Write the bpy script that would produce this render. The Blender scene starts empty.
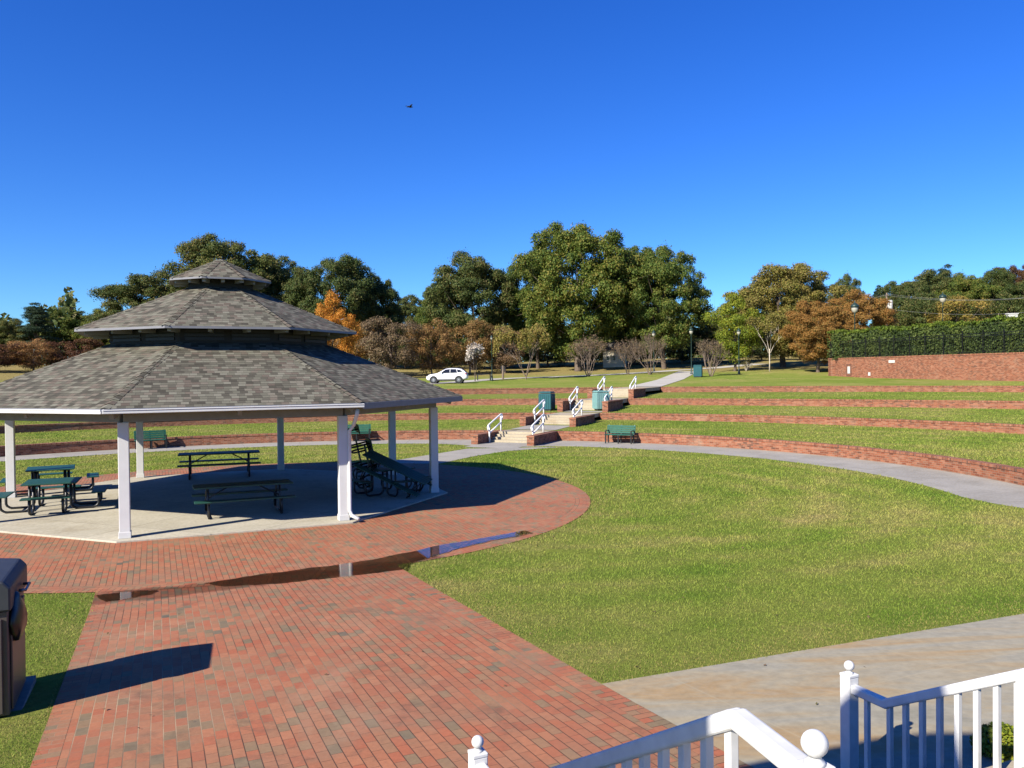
import bpy, math, random
import numpy as np
from mathutils import Vector, Matrix
random.seed(7); rng=np.random.default_rng(7)
S=bpy.context.scene; COL=S.collection
R=math.radians
# ---------------------------------------------------------------- helpers
def node(nt,t,**k):
    n=nt.nodes.new(t)
    for a,b in k.items(): setattr(n,a,b)
    return n
def newmat(name):
    m=bpy.data.materials.new(name); m.use_nodes=True
    nt=m.node_tree; b=nt.nodes['Principled BSDF']
    return m,nt,b
def setv(n,**k):
    for a,b in k.items(): n.inputs[a.replace('_',' ')].default_value=b
def ramp(nt,fac,stops,interp='LINEAR'):
    r=node(nt,'ShaderNodeValToRGB'); cr=r.color_ramp; cr.interpolation=interp
    while len(cr.elements)<len(stops): cr.elements.new(0.5)
    for e,(p,c) in zip(cr.elements,stops):
        e.position=p; e.color=(*c,1) if len(c)==3 else c
    nt.links.new(fac,r.inputs[0]); return r.outputs[0]
def math_(nt,op,a,b=None,c=None):
    n=node(nt,'ShaderNodeMath',operation=op)
    for i,v in enumerate((a,b,c)):
        if v is None: continue
        if isinstance(v,(int,float)): n.inputs[i].default_value=v
        else: nt.links.new(v,n.inputs[i])
    return n.outputs[0]
def noise(nt,vec,scale,detail=4,rough=.55,dist=0.):
    n=node(nt,'ShaderNodeTexNoise'); setv(n,Scale=scale,Detail=detail,Roughness=rough,Distortion=dist)
    if vec is not None: nt.links.new(vec,n.inputs['Vector'])
    return n.outputs[0]
def mixc(nt,fac,a,b,mode='MIX'):
    n=node(nt,'ShaderNodeMix',data_type='RGBA',blend_type=mode)
    for s,v in ((n.inputs[0],fac),(n.inputs[6],a),(n.inputs[7],b)):
        if isinstance(v,(int,float)): s.default_value=v
        elif isinstance(v,tuple): s.default_value=(*v,1) if len(v)==3 else v
        else: nt.links.new(v,s)
    return n.outputs[2]
def bump(nt,b,h,strength=.4,dist=.02):
    n=node(nt,'ShaderNodeBump'); setv(n,Strength=strength,Distance=dist)
    nt.links.new(h,n.inputs['Height']); nt.links.new(n.outputs[0],b.inputs['Normal'])
def bricks(nt,vec,w,h,mw,mh,off=.5,jit=False):
    """rows along x; returns (random 0-1 per brick, joint mask 1=joint, second random)"""
    sp=node(nt,'ShaderNodeSeparateXYZ'); nt.links.new(vec,sp.inputs[0])
    y=math_(nt,'DIVIDE',sp.outputs[1],h); row=math_(nt,'FLOOR',y)
    x=math_(nt,'DIVIDE',sp.outputs[0],w)
    if jit:
        wn=node(nt,'ShaderNodeTexWhiteNoise',noise_dimensions='1D'); nt.links.new(row,wn.inputs['W'])
        x=math_(nt,'ADD',x,wn.outputs[0])
    else:
        x=math_(nt,'ADD',x,math_(nt,'MULTIPLY',math_(nt,'FLOORED_MODULO',row,2.),off))
    c=math_(nt,'FLOOR',x); fx=math_(nt,'FRACT',x); fy=math_(nt,'FRACT',y)
    cb=node(nt,'ShaderNodeCombineXYZ'); nt.links.new(c,cb.inputs[0]); nt.links.new(row,cb.inputs[1])
    wn=node(nt,'ShaderNodeTexWhiteNoise',noise_dimensions='3D'); nt.links.new(cb.outputs[0],wn.inputs['Vector'])
    ex=math_(nt,'MULTIPLY',math_(nt,'MINIMUM',fx,math_(nt,'SUBTRACT',1.,fx)),w)
    ey=math_(nt,'MULTIPLY',math_(nt,'MINIMUM',fy,math_(nt,'SUBTRACT',1.,fy)),h)
    m=math_(nt,'MAXIMUM',math_(nt,'LESS_THAN',ex,mw),math_(nt,'LESS_THAN',ey,mh))
    sc=node(nt,'ShaderNodeSeparateColor'); nt.links.new(wn.outputs[1],sc.inputs[0])
    return wn.outputs[0],m,sc.outputs[1],fy
def L(nt,a,b): nt.links.new(a,b)
def geopos(nt): return node(nt,'ShaderNodeNewGeometry').outputs['Position']
def uvs(nt): return node(nt,'ShaderNodeUVMap').outputs[0]

class MB:
    def __init__(s): s.v=[]; s.f=[]; s.uv=[]; s.mi=[]; s.cur=0
    def add(s,v,f,uv=None):
        o=len(s.v); s.v+= [tuple(p) for p in v]
        for i,q in enumerate(f):
            s.f.append([o+k for k in q]); s.mi.append(s.cur)
            s.uv.append(uv[i] if uv else [(0,0)]*len(q))
    def box(s,c,sz,rz=0.,M=None):
        x,y,z=[k/2 for k in sz]; ca,sa=math.cos(rz),math.sin(rz); P=[]
        for dx,dy,dz in ((-x,-y,-z),(x,-y,-z),(x,y,-z),(-x,y,-z),(-x,-y,z),(x,-y,z),(x,y,z),(-x,y,z)):
            p=Vector((dx,dy,dz))
            if M is not None: p=M@p; P.append((c[0]+p.x,c[1]+p.y,c[2]+p.z))
            else: P.append((c[0]+ca*dx-sa*dy,c[1]+sa*dx+ca*dy,c[2]+dz))
        s.add(P,[(0,3,2,1),(4,5,6,7),(0,1,5,4),(1,2,6,5),(2,3,7,6),(3,0,4,7)])
    def bar(s,a,b,w,h,up=(0,0,1)):
        a=Vector(a); b=Vector(b); d=b-a; ln=d.length; x=d.normalized(); u=Vector(up)
        y=u.cross(x)
        if y.length<1e-4: y=Vector((1,0,0)).cross(x)
        y.normalize(); z=x.cross(y); M=Matrix((x,y,z)).transposed()
        s.box((a+b)/2,(ln,w,h),M=M)
    def tube(s,pts,r,n=8,cap=True):
        pts=[Vector(p) for p in pts]; rs=r if isinstance(r,(list,tuple)) else [r]*len(pts)
        V=[];F=[]; pu=None
        for i,p in enumerate(pts):
            t=(pts[min(i+1,len(pts)-1)]-pts[max(i-1,0)])
            if t.length<1e-9: t=Vector((0,0,1))
            t.normalize()
            if pu is None:
                pu=t.cross(Vector((0,0,1)) if abs(t.z)<.9 else Vector((1,0,0)))
            u=pu-t*pu.dot(t)
            if u.length<1e-6: u=t.orthogonal()
            u.normalize(); pu=u; w=t.cross(u)
            for k in range(n):
                a=2*math.pi*k/n; V.append(p+(u*math.cos(a)+w*math.sin(a))*rs[i])
        for i in range(len(pts)-1):
            for k in range(n):
                F.append((i*n+k,i*n+(k+1)%n,(i+1)*n+(k+1)%n,(i+1)*n+k))
        if cap and n>2:
            F.append(tuple(range(n))[::-1]); F.append(tuple((len(pts)-1)*n+k for k in range(n)))
        s.add(V,F)
    def lathe(s,prof,c=(0,0,0),n=20):
        V=[];F=[]
        for r,z in prof:
            for k in range(n):
                a=2*math.pi*k/n; V.append((c[0]+r*math.cos(a),c[1]+r*math.sin(a),c[2]+z))
        for i in range(len(prof)-1):
            for k in range(n): F.append((i*n+k,i*n+(k+1)%n,(i+1)*n+(k+1)%n,(i+1)*n+k))
        F.append(tuple(range(n))[::-1]); F.append(tuple((len(prof)-1)*n+k for k in range(n)))
        s.add(V,F)
    def prism(s,poly,z0,z1):
        n=len(poly); V=[(x,y,z0) for x,y in poly]+[(x,y,z1) for x,y in poly]
        s.add(V,[tuple(range(n))[::-1],tuple(range(n,2*n))]+[(i,(i+1)%n,n+(i+1)%n,n+i) for i in range(n)])
    def build(s,name,mat,parent=None,world=False,smooth=False,bevel=0,seg=2):
        me=bpy.data.meshes.new(name); me.from_pydata(s.v,[],s.f)
        for m in (mat if isinstance(mat,(list,tuple)) else [mat]): me.materials.append(m)
        if any(s.mi): me.polygons.foreach_set('material_index',s.mi)
        if any(any(a!=(0,0) for a in q) for q in s.uv):
            ul=me.uv_layers.new(name='UVMap'); fl=[c for q in s.uv for a in q for c in a]
            ul.data.foreach_set('uv',fl)
        if smooth: me.polygons.foreach_set('use_smooth',[True]*len(me.polygons))
        me.validate(); me.update()
        return link(name,me,parent,world,bevel,seg)
def link(name,me,parent=None,world=False,bevel=0,seg=2):
    o=bpy.data.objects.new(name,me); COL.objects.link(o)
    if parent is not None:
        o.parent=parent
        if world: o.matrix_parent_inverse=Matrix.Translation(parent.location).inverted()
    if bevel:
        b=o.modifiers.new('Bevel','BEVEL'); b.width=bevel; b.segments=seg; b.limit_method='ANGLE'; b.angle_limit=R(40)
        b.harden_normals=False
    return o
def npmesh(name,V,F,mat,uv=None,smooth=False):
    """V (n,3), F (m,k)"""
    me=bpy.data.meshes.new(name); n=len(V); m,k=F.shape
    me.vertices.add(n); me.vertices.foreach_set('co',np.ascontiguousarray(V,dtype=np.float32).ravel())
    me.loops.add(m*k); me.loops.foreach_set('vertex_index',F.astype(np.int32).ravel())
    me.polygons.add(m); me.polygons.foreach_set('loop_start',np.arange(0,m*k,k,dtype=np.int32))
    me.polygons.foreach_set('loop_total',np.full(m,k,dtype=np.int32))
    if smooth: me.polygons.foreach_set('use_smooth',np.ones(m,dtype=bool))
    if uv is not None:
        ul=me.uv_layers.new(name='UVMap'); ul.data.foreach_set('uv',uv[F.ravel()].astype(np.float32).ravel())
    me.update(calc_edges=True); me.materials.append(mat); return me
def tag(o,label=None,cat=None,group=None,kind=None):
    if label: o['label']=label
    if cat: o['category']=cat
    if group: o['group']=group
    if kind: o['kind']=kind
    return o
def thing(name,label,cat,loc=(0,0,0),rz=0,group=None):
    o=bpy.data.objects.new(name,None); o.empty_display_size=.2; COL.objects.link(o)
    o.location=loc; o.rotation_euler=(0,0,rz); return tag(o,label,cat,group)
def kids(o): return [c for c in bpy.data.objects if c.parent==o]
def dup(o,parent=None,loc=None,rz=None,label=None,sc=None,kd=None):
    c=o.copy(); COL.objects.link(c)
    if parent is not None: c.parent=parent
    if loc is not None: c.location=loc
    if rz is not None: c.rotation_euler=(0,0,rz)
    if sc is not None: c.scale=sc
    if label: c['label']=label
    for ch in kids(o): dup(ch,c)
    return c
# ---------------------------------------------------------------- camera, sun, sky
F_=804.; CAMZ=3.6; ROLL=R(.59)
cam=bpy.data.cameras.new('camera'); cam.lens=36*F_/1024; cam.sensor_width=36; cam.clip_start=.05; cam.clip_end=6000
co=bpy.data.objects.new('camera',cam); COL.objects.link(co); co.location=(0,0,CAMZ)
co.rotation_euler=(R(90)-math.atan(10/F_),ROLL,0); S.camera=co
def hz(px): return 374-math.tan(ROLL)*(px-512)
SUN_AZ=R(45); SUN_EL=R(34)                     # direction light travels in plan (from +x), elevation
sd=Vector((math.cos(SUN_AZ)*math.cos(SUN_EL),math.sin(SUN_AZ)*math.cos(SUN_EL),-math.sin(SUN_EL)))
sun=bpy.data.lights.new('sun','SUN'); sun.energy=5.0; sun.angle=R(.5); sun.color=(1,.925,.79)
so=bpy.data.objects.new('sun',sun); COL.objects.link(so); so.rotation_euler=sd.to_track_quat('-Z','Y').to_euler()
so.location=(-20,-25,40)
W=bpy.data.worlds.new('World'); S.world=W; W.use_nodes=True; nt=W.node_tree
sky=node(nt,'ShaderNodeTexSky',sky_type='NISHITA'); sky.sun_disc=False; sky.sun_elevation=SUN_EL
# sun sits opposite the travel direction; Nishita rotation is clockwise from +Y
sx,sy=-math.cos(SUN_AZ),-math.sin(SUN_AZ); sky.sun_rotation=math.atan2(sx,sy)
sky.altitude=300; sky.air_density=1.0; sky.dust_density=.25; sky.ozone_density=3.0
hs=node(nt,'ShaderNodeHueSaturation'); setv(hs,Saturation=1.32,Value=1.06,Hue=.516)
L(nt,sky.outputs[0],hs.inputs['Color']); tint=mixc(nt,1.,hs.outputs[0],(.60,1.04,1.50),'MULTIPLY'); L(nt,tint,nt.nodes['Background'].inputs[0])
nt.nodes['Background'].inputs[1].default_value=.058
S.view_settings.view_transform='Standard'; S.view_settings.look='None'; S.view_settings.gamma=1
S.view_settings.exposure=1.0; S.view_settings.use_curve_mapping=False
S.render.engine='CYCLES'; S.cycles.max_bounces=8; S.cycles.diffuse_bounces=1; S.cycles.transparent_max_bounces=8
# ---------------------------------------------------------------- materials
def plain(name,col,rough=.5,metal=0.,spec=.5,var=.12,scale=6.,bmp=0.,bscale=60.):
    m,nt,b=newmat(name); p=node(nt,'ShaderNodeTexCoord').outputs['Object']
    n=noise(nt,p,scale,5); c0=tuple(k*(1-var) for k in col); c1=tuple(min(1,k*(1+var)) for k in col)
    L(nt,ramp(nt,n,[(.3,c0),(.7,c1)]),b.inputs['Base Color'])
    setv(b,Roughness=rough,Metallic=metal,Specular_IOR_Level=spec)
    if bmp: bump(nt,b,noise(nt,p,bscale,3),bmp,.01)
    return m
M={}
M['white']=plain('white_paint',(.57,.57,.56),.45,var=.05,scale=3)
M['pvc']=plain('white_vinyl',(.58,.58,.57),.45,var=.10,scale=9)
M['grey_trim']=plain('grey_trim',(.17,.17,.185),.5,var=.08)
M['soffit']=plain('soffit_paint',(.24,.23,.21),.8,var=.1)
M['rail_white']=plain('rail_paint',(.78,.78,.76),.4,var=.05)
M['green']=plain('green_coated_metal',(.009,.058,.042),.5,var=.15)
M['greenbench']=plain('green_bench_paint',(.014,.085,.060),.65,var=.12,spec=.25)
M['black']=plain('black_coated_metal',(.012,.013,.015),.4,var=.1)
M['teal']=plain('teal_panel',(.010,.075,.090),.6,var=.12,spec=.3)
M['tealpale']=plain('teal_pale_panel',(.16,.30,.29),.6,var=.1,spec=.3)
M['fence']=plain('black_fence_paint',(.008,.008,.010),.4,var=.1)
M['stone']=plain('sandstone_trim',(.46,.37,.25),.8,var=.2,scale=2,bmp=.3)
M['bark']=plain('bark',(.10,.075,.055),.95,var=.4,scale=5,bmp=.6,bscale=30)
M['barkpale']=plain('pale_bark',(.42,.37,.30),.9,var=.25,scale=8,bmp=.4,bscale=30)
M['barkgrey']=plain('grey_brown_bark',(.17,.125,.095),.9,var=.3,scale=8)
M['carpaint']=plain('white_car_paint',(.8,.8,.8),.2,spec=.6,var=.01)
M['carglass']=plain('dark_car_glass',(.012,.014,.017),.06,spec=.8,var=.05)
M['tyre']=plain('tyre_rubber',(.012,.012,.012),.8,var=.2)
M['alloy']=plain('grey_alloy',(.22,.22,.23),.35,metal=.8,var=.1)
M['plasticdark']=plain('dark_trim_plastic',(.018,.018,.02),.55,var=.1)
M['redlamp']=plain('red_lamp_lens',(.3,.01,.01),.2)
M['globe']=plain('lamp_globe',(.36,.345,.28),.35,var=.04)
M['lampgreen']=plain('dark_green_iron',(.012,.032,.026),.45)
M['binbody']=plain('bin_brown_metal',(.105,.085,.075),.42,metal=.35,var=.12,scale=2)
M['binlid']=plain('bin_lid_dark',(.030,.033,.038),.5,var=.15)
M['bag']=plain('black_bag_plastic',(.008,.008,.009),.3,var=.2)
M['cream']=plain('cream_siding',(.62,.55,.42),.7,var=.08)
M['houseroof']=plain('dark_house_roof',(.07,.065,.06),.9,var=.2)
M['clere']=plain('shade_toned_clerestory',(.022,.020,.018),.8,var=.2)  # shade under the upper eaves is put into this wall colour
M['pole']=plain('weathered_pole',(.16,.12,.09),.9,var=.2)
M['wire']=plain('pale_wire',(.20,.21,.20),.6)
M['plaque']=plain('white_plaque',(.50,.50,.47),.5,var=.05)
M['darkbrick']=plain('dark_brick_frame',(.12,.055,.038),.9,var=.2)
M['bird']=plain('dark_feathers',(.02,.02,.025),.7)
def concrete(name,c0,c1,stain,joint=None,sc=.8,uvj=False):
    m,nt,b=newmat(name); p=geopos(nt)
    n1=noise(nt,p,sc,6,.6); n2=noise(nt,p,14,4)
    col=ramp(nt,n1,[(.3,c0),(.7,c1)])
    col=mixc(nt,ramp(nt,noise(nt,p,.45,5,.65,1.2),[(.5,(0,0,0)),(.72,(.75,.75,.75))]),col,stain)
    col=mixc(nt,.35,col,ramp(nt,n2,[(.3,(.35,.35,.35)),(.7,(1,1,1))]),'MULTIPLY')
    if joint:
        r,mk,_,_=bricks(nt,uvs(nt),joint[0],joint[1],.012,.012,0.)
        col=mixc(nt,math_(nt,'MULTIPLY',mk,.5),col,(.10,.09,.075))
        col=mixc(nt,.18,col,ramp(nt,r,[(0,(.6,.6,.6)),(1,(1,1,1))]),'MULTIPLY')
    L(nt,col,b.inputs['Base Color']); setv(b,Roughness=.88,Specular_IOR_Level=.25)
    bump(nt,b,noise(nt,p,90,3),.25,.004); return m
M['walk']=concrete('walk_concrete',(.30,.28,.245),(.37,.345,.30),(.24,.22,.18),(3.,3.))
M['path']=concrete('path_concrete',(.42,.40,.35),(.48,.455,.40),(.34,.31,.26))
M['slab']=concrete('slab_concrete',(.42,.385,.30),(.50,.46,.37),(.33,.285,.20),(3.2,3.2))
M['steps']=concrete('step_concrete',(.36,.31,.22),(.43,.37,.27),(.30,.22,.13))
def patio():
    m,nt,b=newmat('patio_concrete'); p=geopos(nt)
    mp=node(nt,'ShaderNodeMapping'); L(nt,p,mp.inputs[0]); mp.inputs['Rotation'].default_value=(0,0,R(52)); mp.inputs['Scale'].default_value=(.35,1.7,1)
    n1=noise(nt,mp.outputs[0],.9,6,.62,1.0); n2=noise(nt,p,9,5,.65)
    col=ramp(nt,n1,[(.28,(.235,.22,.165)),(.46,(.315,.29,.22)),(.56,(.335,.285,.19)),(.66,(.35,.245,.125)),(.75,(.335,.31,.245))])
    col=mixc(nt,.55,col,ramp(nt,n2,[(.3,(.55,.55,.56)),(.7,(1,1,1))]),'MULTIPLY')
    r,mk,_,_=bricks(nt,uvs(nt),3.05,2.4,.011,.011,0.)
    col=mixc(nt,math_(nt,'MULTIPLY',mk,.30),col,(.36,.31,.21))
    L(nt,col,b.inputs['Base Color']); setv(b,Roughness=.85,Specular_IOR_Level=.3)
    bump(nt,b,noise(nt,p,70,4),.3,.004); return m
M['patio']=patio()
def paver():
    m,nt,b=newmat('brick_pavers'); v=uvs(nt); p=geopos(nt)
    r,mk,r2,_=bricks(nt,v,.205,.105,.0022,.0042)
    big=noise(nt,p,.55,4,.6)
    rr=math_(nt,'ADD',math_(nt,'MULTIPLY',r,.72),math_(nt,'MULTIPLY',big,.46))
    col=ramp(nt,rr,[(.12,(.30,.092,.046)),(.30,(.37,.122,.060)),(.46,(.335,.128,.064)),(.60,(.385,.158,.080)),(.73,(.32,.142,.074)),(.85,(.285,.165,.088)),(.93,(.21,.15,.085)),(.99,(.16,.13,.085)),(1.,(.12,.10,.070))])
    col=mixc(nt,.45,col,ramp(nt,noise(nt,p,22,5,.7),[(.28,(.5,.5,.5)),(.72,(1,1,1))]),'MULTIPLY')
    col=mixc(nt,ramp(nt,noise(nt,p,.9,5,.6,.8),[(.46,(0,0,0)),(.72,(.55,.55,.55))]),col,(.20,.135,.085))
    jn=ramp(nt,noise(nt,p,.33,3),[(.50,(.045,.026,.018)),(.66,(.34,.25,.155))])
    col=mixc(nt,math_(nt,'MULTIPLY',mk,.85),col,jn)
    # sand washed over the bricks, dark grime, and the damp strip along the drain line
    col=mixc(nt,ramp(nt,noise(nt,p,.38,6,.7,1.5),[(.55,(0,0,0)),(.74,(.34,.34,.34))]),col,(.36,.26,.165))
    col=mixc(nt,ramp(nt,noise(nt,p,1.7,6,.75,.6),[(.54,(0,0,0)),(.70,(.55,.55,.55))]),col,(.10,.065,.042))
    vd=node(nt,'ShaderNodeVectorMath',operation='DOT_PRODUCT'); L(nt,p,vd.inputs[0]); vd.inputs[1].default_value=(math.cos(R(114)),math.sin(R(114)),0)
    ds=math_(nt,'ABSOLUTE',math_(nt,'SUBTRACT',vd.outputs['Value'],14.62))
    wet=ramp(nt,math_(nt,'ADD',math_(nt,'MULTIPLY',ds,-1.),math_(nt,'MULTIPLY',noise(nt,p,1.1,4,.6),1.1)),[(.10,(0,0,0)),(.26,(1,1,1))])
    col=mixc(nt,math_(nt,'MULTIPLY',wet,.62),col,mixc(nt,1.,col,(.34,.29,.27),'MULTIPLY'))
    L(nt,col,b.inputs['Base Color']); setv(b,Specular_IOR_Level=.3)
    L(nt,math_(nt,'SUBTRACT',.84,math_(nt,'MULTIPLY',wet,.4)),b.inputs['Roughness'])
    h=math_(nt,'ADD',math_(nt,'SUBTRACT',1.,mk),math_(nt,'ADD',math_(nt,'MULTIPLY',r2,.35),math_(nt,'MULTIPLY',noise(nt,p,60,3),.25)))
    bump(nt,b,h,.55,.006); return m
M['paver']=paver()
def brickwall():
    m,nt,b=newmat('wall_bricks'); v=uvs(nt); p=geopos(nt)
    r,mk,r2,_=bricks(nt,v,.21,.075,.006,.006)
    big=noise(nt,p,.5,5,.65)
    rr=math_(nt,'ADD',math_(nt,'MULTIPLY',r,.7),math_(nt,'MULTIPLY',big,.5))
    col=ramp(nt,rr,[(.2,(.13,.045,.027)),(.40,(.22,.072,.038)),(.6,(.27,.098,.052)),(.78,(.31,.135,.080)),(.95,(.12,.052,.034))])
    col=mixc(nt,.5,col,ramp(nt,noise(nt,p,3.2,6,.7),[(.3,(.5,.48,.46)),(.65,(1,1,1))]),'MULTIPLY')
    col=mixc(nt,math_(nt,'MULTIPLY',mk,.7),col,(.26,.20,.145))
    col=mixc(nt,ramp(nt,noise(nt,p,.8,4,.7,.5),[(.58,(0,0,0)),(.78,(.4,.4,.4))]),col,(.36,.27,.19))
    L(nt,col,b.inputs['Base Color']); setv(b,Roughness=.9,Specular_IOR_Level=.2)
    bump(nt,b,math_(nt,'SUBTRACT',1.,mk),.5,.008); return m
M['brickwall']=brickwall()
def shingle():
    m,nt,b=newmat('roof_shingles'); v=uvs(nt); p=geopos(nt)
    r,mk,r2,fy=bricks(nt,v,.17,.138,.002,.009,jit=True)
    col=ramp(nt,math_(nt,'ADD',math_(nt,'MULTIPLY',r,.80),math_(nt,'MULTIPLY',noise(nt,p,.9,4,.6),.16)),
      [(.08,(.060,.055,.042)),(.28,(.098,.091,.070)),(.45,(.135,.130,.098)),(.60,(.185,.177,.138)),(.74,(.145,.122,.096)),(.86,(.105,.084,.066)),(.96,(.21,.20,.16))])
    col=mixc(nt,.5,col,ramp(nt,noise(nt,p,45,4,.7),[(.3,(.55,.55,.55)),(.7,(1,1,1))]),'MULTIPLY')
    col=mixc(nt,math_(nt,'MULTIPLY',mk,.8),col,(.022,.02,.018))
    L(nt,col,b.inputs['Base Color']); setv(b,Roughness=.95,Specular_IOR_Level=.15)
    h=math_(nt,'ADD',math_(nt,'MULTIPLY',math_(nt,'SUBTRACT',1.,fy),1.),math_(nt,'MULTIPLY',r2,.6))
    bump(nt,b,h,.7,.012); return m
M['shingle']=shingle()
def grasscol(nt,p,k=1.):
    n=noise(nt,p,.16,5,.6,.6); n2=noise(nt,p,1.6,5,.7); n3=noise(nt,p,.55,4,.6)
    f=math_(nt,'ADD',math_(nt,'ADD',math_(nt,'MULTIPLY',n,.6),math_(nt,'MULTIPLY',n2,.25)),math_(nt,'MULTIPLY',n3,.25))
    vd=node(nt,'ShaderNodeVectorMath',operation='DISTANCE'); L(nt,p,vd.inputs[0]); vd.inputs[1].default_value=(1.5,24,0)   # curved mower passes
    mw=math_(nt,'SINE',math_(nt,'ADD',math_(nt,'MULTIPLY',vd.outputs['Value'],3.3),math_(nt,'MULTIPLY',n,4.)))
    f=math_(nt,'ADD',f,math_(nt,'MULTIPLY',mw,.034))
    q=lambda c: tuple(a*k for a in c)
    return ramp(nt,f,[(.33,q((.092,.172,.020))),(.44,q((.155,.222,.032))),(.555,q((.215,.250,.050))),(.67,q((.295,.275,.085))),(.80,q((.37,.29,.125)))])
def grass_ground(name='lawn_ground',k=.8,far=False):
    m,nt,b=newmat(name); p=geopos(nt); c=grasscol(nt,p,k)
    if far:                                       # dry verge and bank beyond the road
        vm=node(nt,'ShaderNodeVectorMath',operation='DISTANCE'); L(nt,p,vm.inputs[0]); vm.inputs[1].default_value=(-5,20,3)
        c=mixc(nt,ramp(nt,math_(nt,'ADD',math_(nt,'DIVIDE',vm.outputs['Value'],200.),math_(nt,'MULTIPLY',noise(nt,p,.12,3),.10)),[(.46,(0,0,0)),(.54,(.8,.8,.8))]),c,(.27,.20,.085))
    c=mixc(nt,.7,c,ramp(nt,noise(nt,p,9. if not far else 3.,6,.75),[(.3,(.6,.6,.6)),(.7,(1.15,1.15,1.1))]),'MULTIPLY')
    L(nt,c,b.inputs['Base Color']); setv(b,Roughness=1.,Specular_IOR_Level=.05)
    bump(nt,b,noise(nt,p,14,5,.75),.9,.06); return m
M['lawn']=grass_ground()
M['farlawn']=grass_ground('far_lawn_ground',.95,True)
def blade_mat(nm='grass_blades',dry=0.):
    m,nt,b=newmat(nm); p=geopos(nt); c=grasscol(nt,p,1.18)
    if dry: c=mixc(nt,dry,c,(.30,.235,.095))
    rn=node(nt,'ShaderNodeNewGeometry').outputs['Random Per Island']
    c=mixc(nt,1.,c,ramp(nt,rn,[(0,(.74,.78,.7)),(.5,(1,1,1)),(.9,(1.14,1.1,1.0)),(1,(1.4,1.25,1.2))]),'MULTIPLY')
    L(nt,c,b.inputs['Base Color']); setv(b,Roughness=.8,Specular_IOR_Level=.15)
    tr=node(nt,'ShaderNodeBsdfTranslucent'); L(nt,c,tr.inputs[0]); mx=node(nt,'ShaderNodeMixShader'); mx.inputs[0].default_value=.3
    L(nt,b.outputs[0],mx.inputs[1]); L(nt,tr.outputs[0],mx.inputs[2]); L(nt,mx.outputs[0],nt.nodes['Material Output'].inputs[0]); return m
M['blade']=blade_mat(); M['dryblade']=blade_mat('dry_grass_blades',.75)
def leafmat(name,cols,tl=.3,objvar=True):
    m,nt,b=newmat(name)
    g=node(nt,'ShaderNodeNewGeometry'); rn=g.outputs['Random Per Island']
    p=node(nt,'ShaderNodeTexCoord').outputs['Object']
    f=math_(nt,'ADD',math_(nt,'MULTIPLY',rn,.45),math_(nt,'MULTIPLY',noise(nt,p,.33,3,.6),.75))
    n=len(cols); c=ramp(nt,f,[(.25+.6*i/(n-1),k) for i,k in enumerate(cols)])
    if objvar:
        oi=node(nt,'ShaderNodeObjectInfo').outputs['Random']
        c=mixc(nt,1.,c,ramp(nt,oi,[(0,(.8,.88,.8)),(.5,(1,1,1)),(1,(1.2,1.08,.95))]),'MULTIPLY')
    L(nt,c,b.inputs['Base Color']); setv(b,Roughness=.65,Specular_IOR_Level=.25)
    tr=node(nt,'ShaderNodeBsdfTranslucent'); L(nt,c,tr.inputs[0]); mx=node(nt,'ShaderNodeMixShader'); mx.inputs[0].default_value=tl
    L(nt,b.outputs[0],mx.inputs[1]); L(nt,tr.outputs[0],mx.inputs[2]); L(nt,mx.outputs[0],nt.nodes['Material Output'].inputs[0]); return m
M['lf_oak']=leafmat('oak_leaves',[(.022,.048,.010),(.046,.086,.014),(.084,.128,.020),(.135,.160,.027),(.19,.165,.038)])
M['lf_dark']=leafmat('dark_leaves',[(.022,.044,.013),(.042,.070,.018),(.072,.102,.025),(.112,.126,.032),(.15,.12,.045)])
M['lf_pine']=leafmat('pine_needles',[(.014,.034,.020),(.026,.052,.030),(.045,.078,.042)])
M['lf_russet']=leafmat('russet_leaves',[(.10,.072,.028),(.20,.115,.042),(.31,.150,.056),(.34,.185,.075),(.20,.16,.058)])
M['lf_orange']=leafmat('orange_leaves',[(.11,.080,.024),(.20,.115,.032),(.29,.145,.040),(.27,.17,.05),(.13,.12,.034)])
M['lf_flame']=leafmat('flame_leaves',[(.30,.10,.015),(.50,.17,.02),(.55,.24,.03),(.30,.17,.03)])
M['lf_gold']=leafmat('gold_leaves',[(.085,.10,.022),(.155,.155,.030),(.25,.21,.045),(.28,.19,.06),(.15,.14,.036)])
M['lf_lime']=leafmat('lime_leaves',[(.06,.10,.012),(.13,.18,.018),(.22,.26,.022),(.30,.27,.03)])
M['lf_dry']=leafmat('dry_leaves',[(.10,.075,.05),(.17,.12,.075),(.22,.14,.08),(.12,.11,.05)])
M['lf_red']=leafmat('dark_red_leaves',[(.045,.025,.015),(.10,.04,.022),(.16,.065,.03),(.07,.06,.02)])
M['lf_white']=leafmat('white_blossom',[(.30,.26,.22),(.48,.43,.38),(.6,.56,.5)],.2)
M['lf_littop']=leafmat('hedge_lit_top',[(.07,.12,.014),(.12,.17,.02),(.18,.215,.028)],.3)  # sunlight on the hedge top, put into a lighter leaf colour
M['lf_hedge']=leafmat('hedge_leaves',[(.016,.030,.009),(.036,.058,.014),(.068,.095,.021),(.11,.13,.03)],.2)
def water():
    m,nt,b=newmat('puddle_water'); p=geopos(nt)
    setv(b,Base_Color=(.45,.40,.36,1),Roughness=.012,IOR=1.33,Transmission_Weight=1.)
    return m
M['water']=water()
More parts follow.
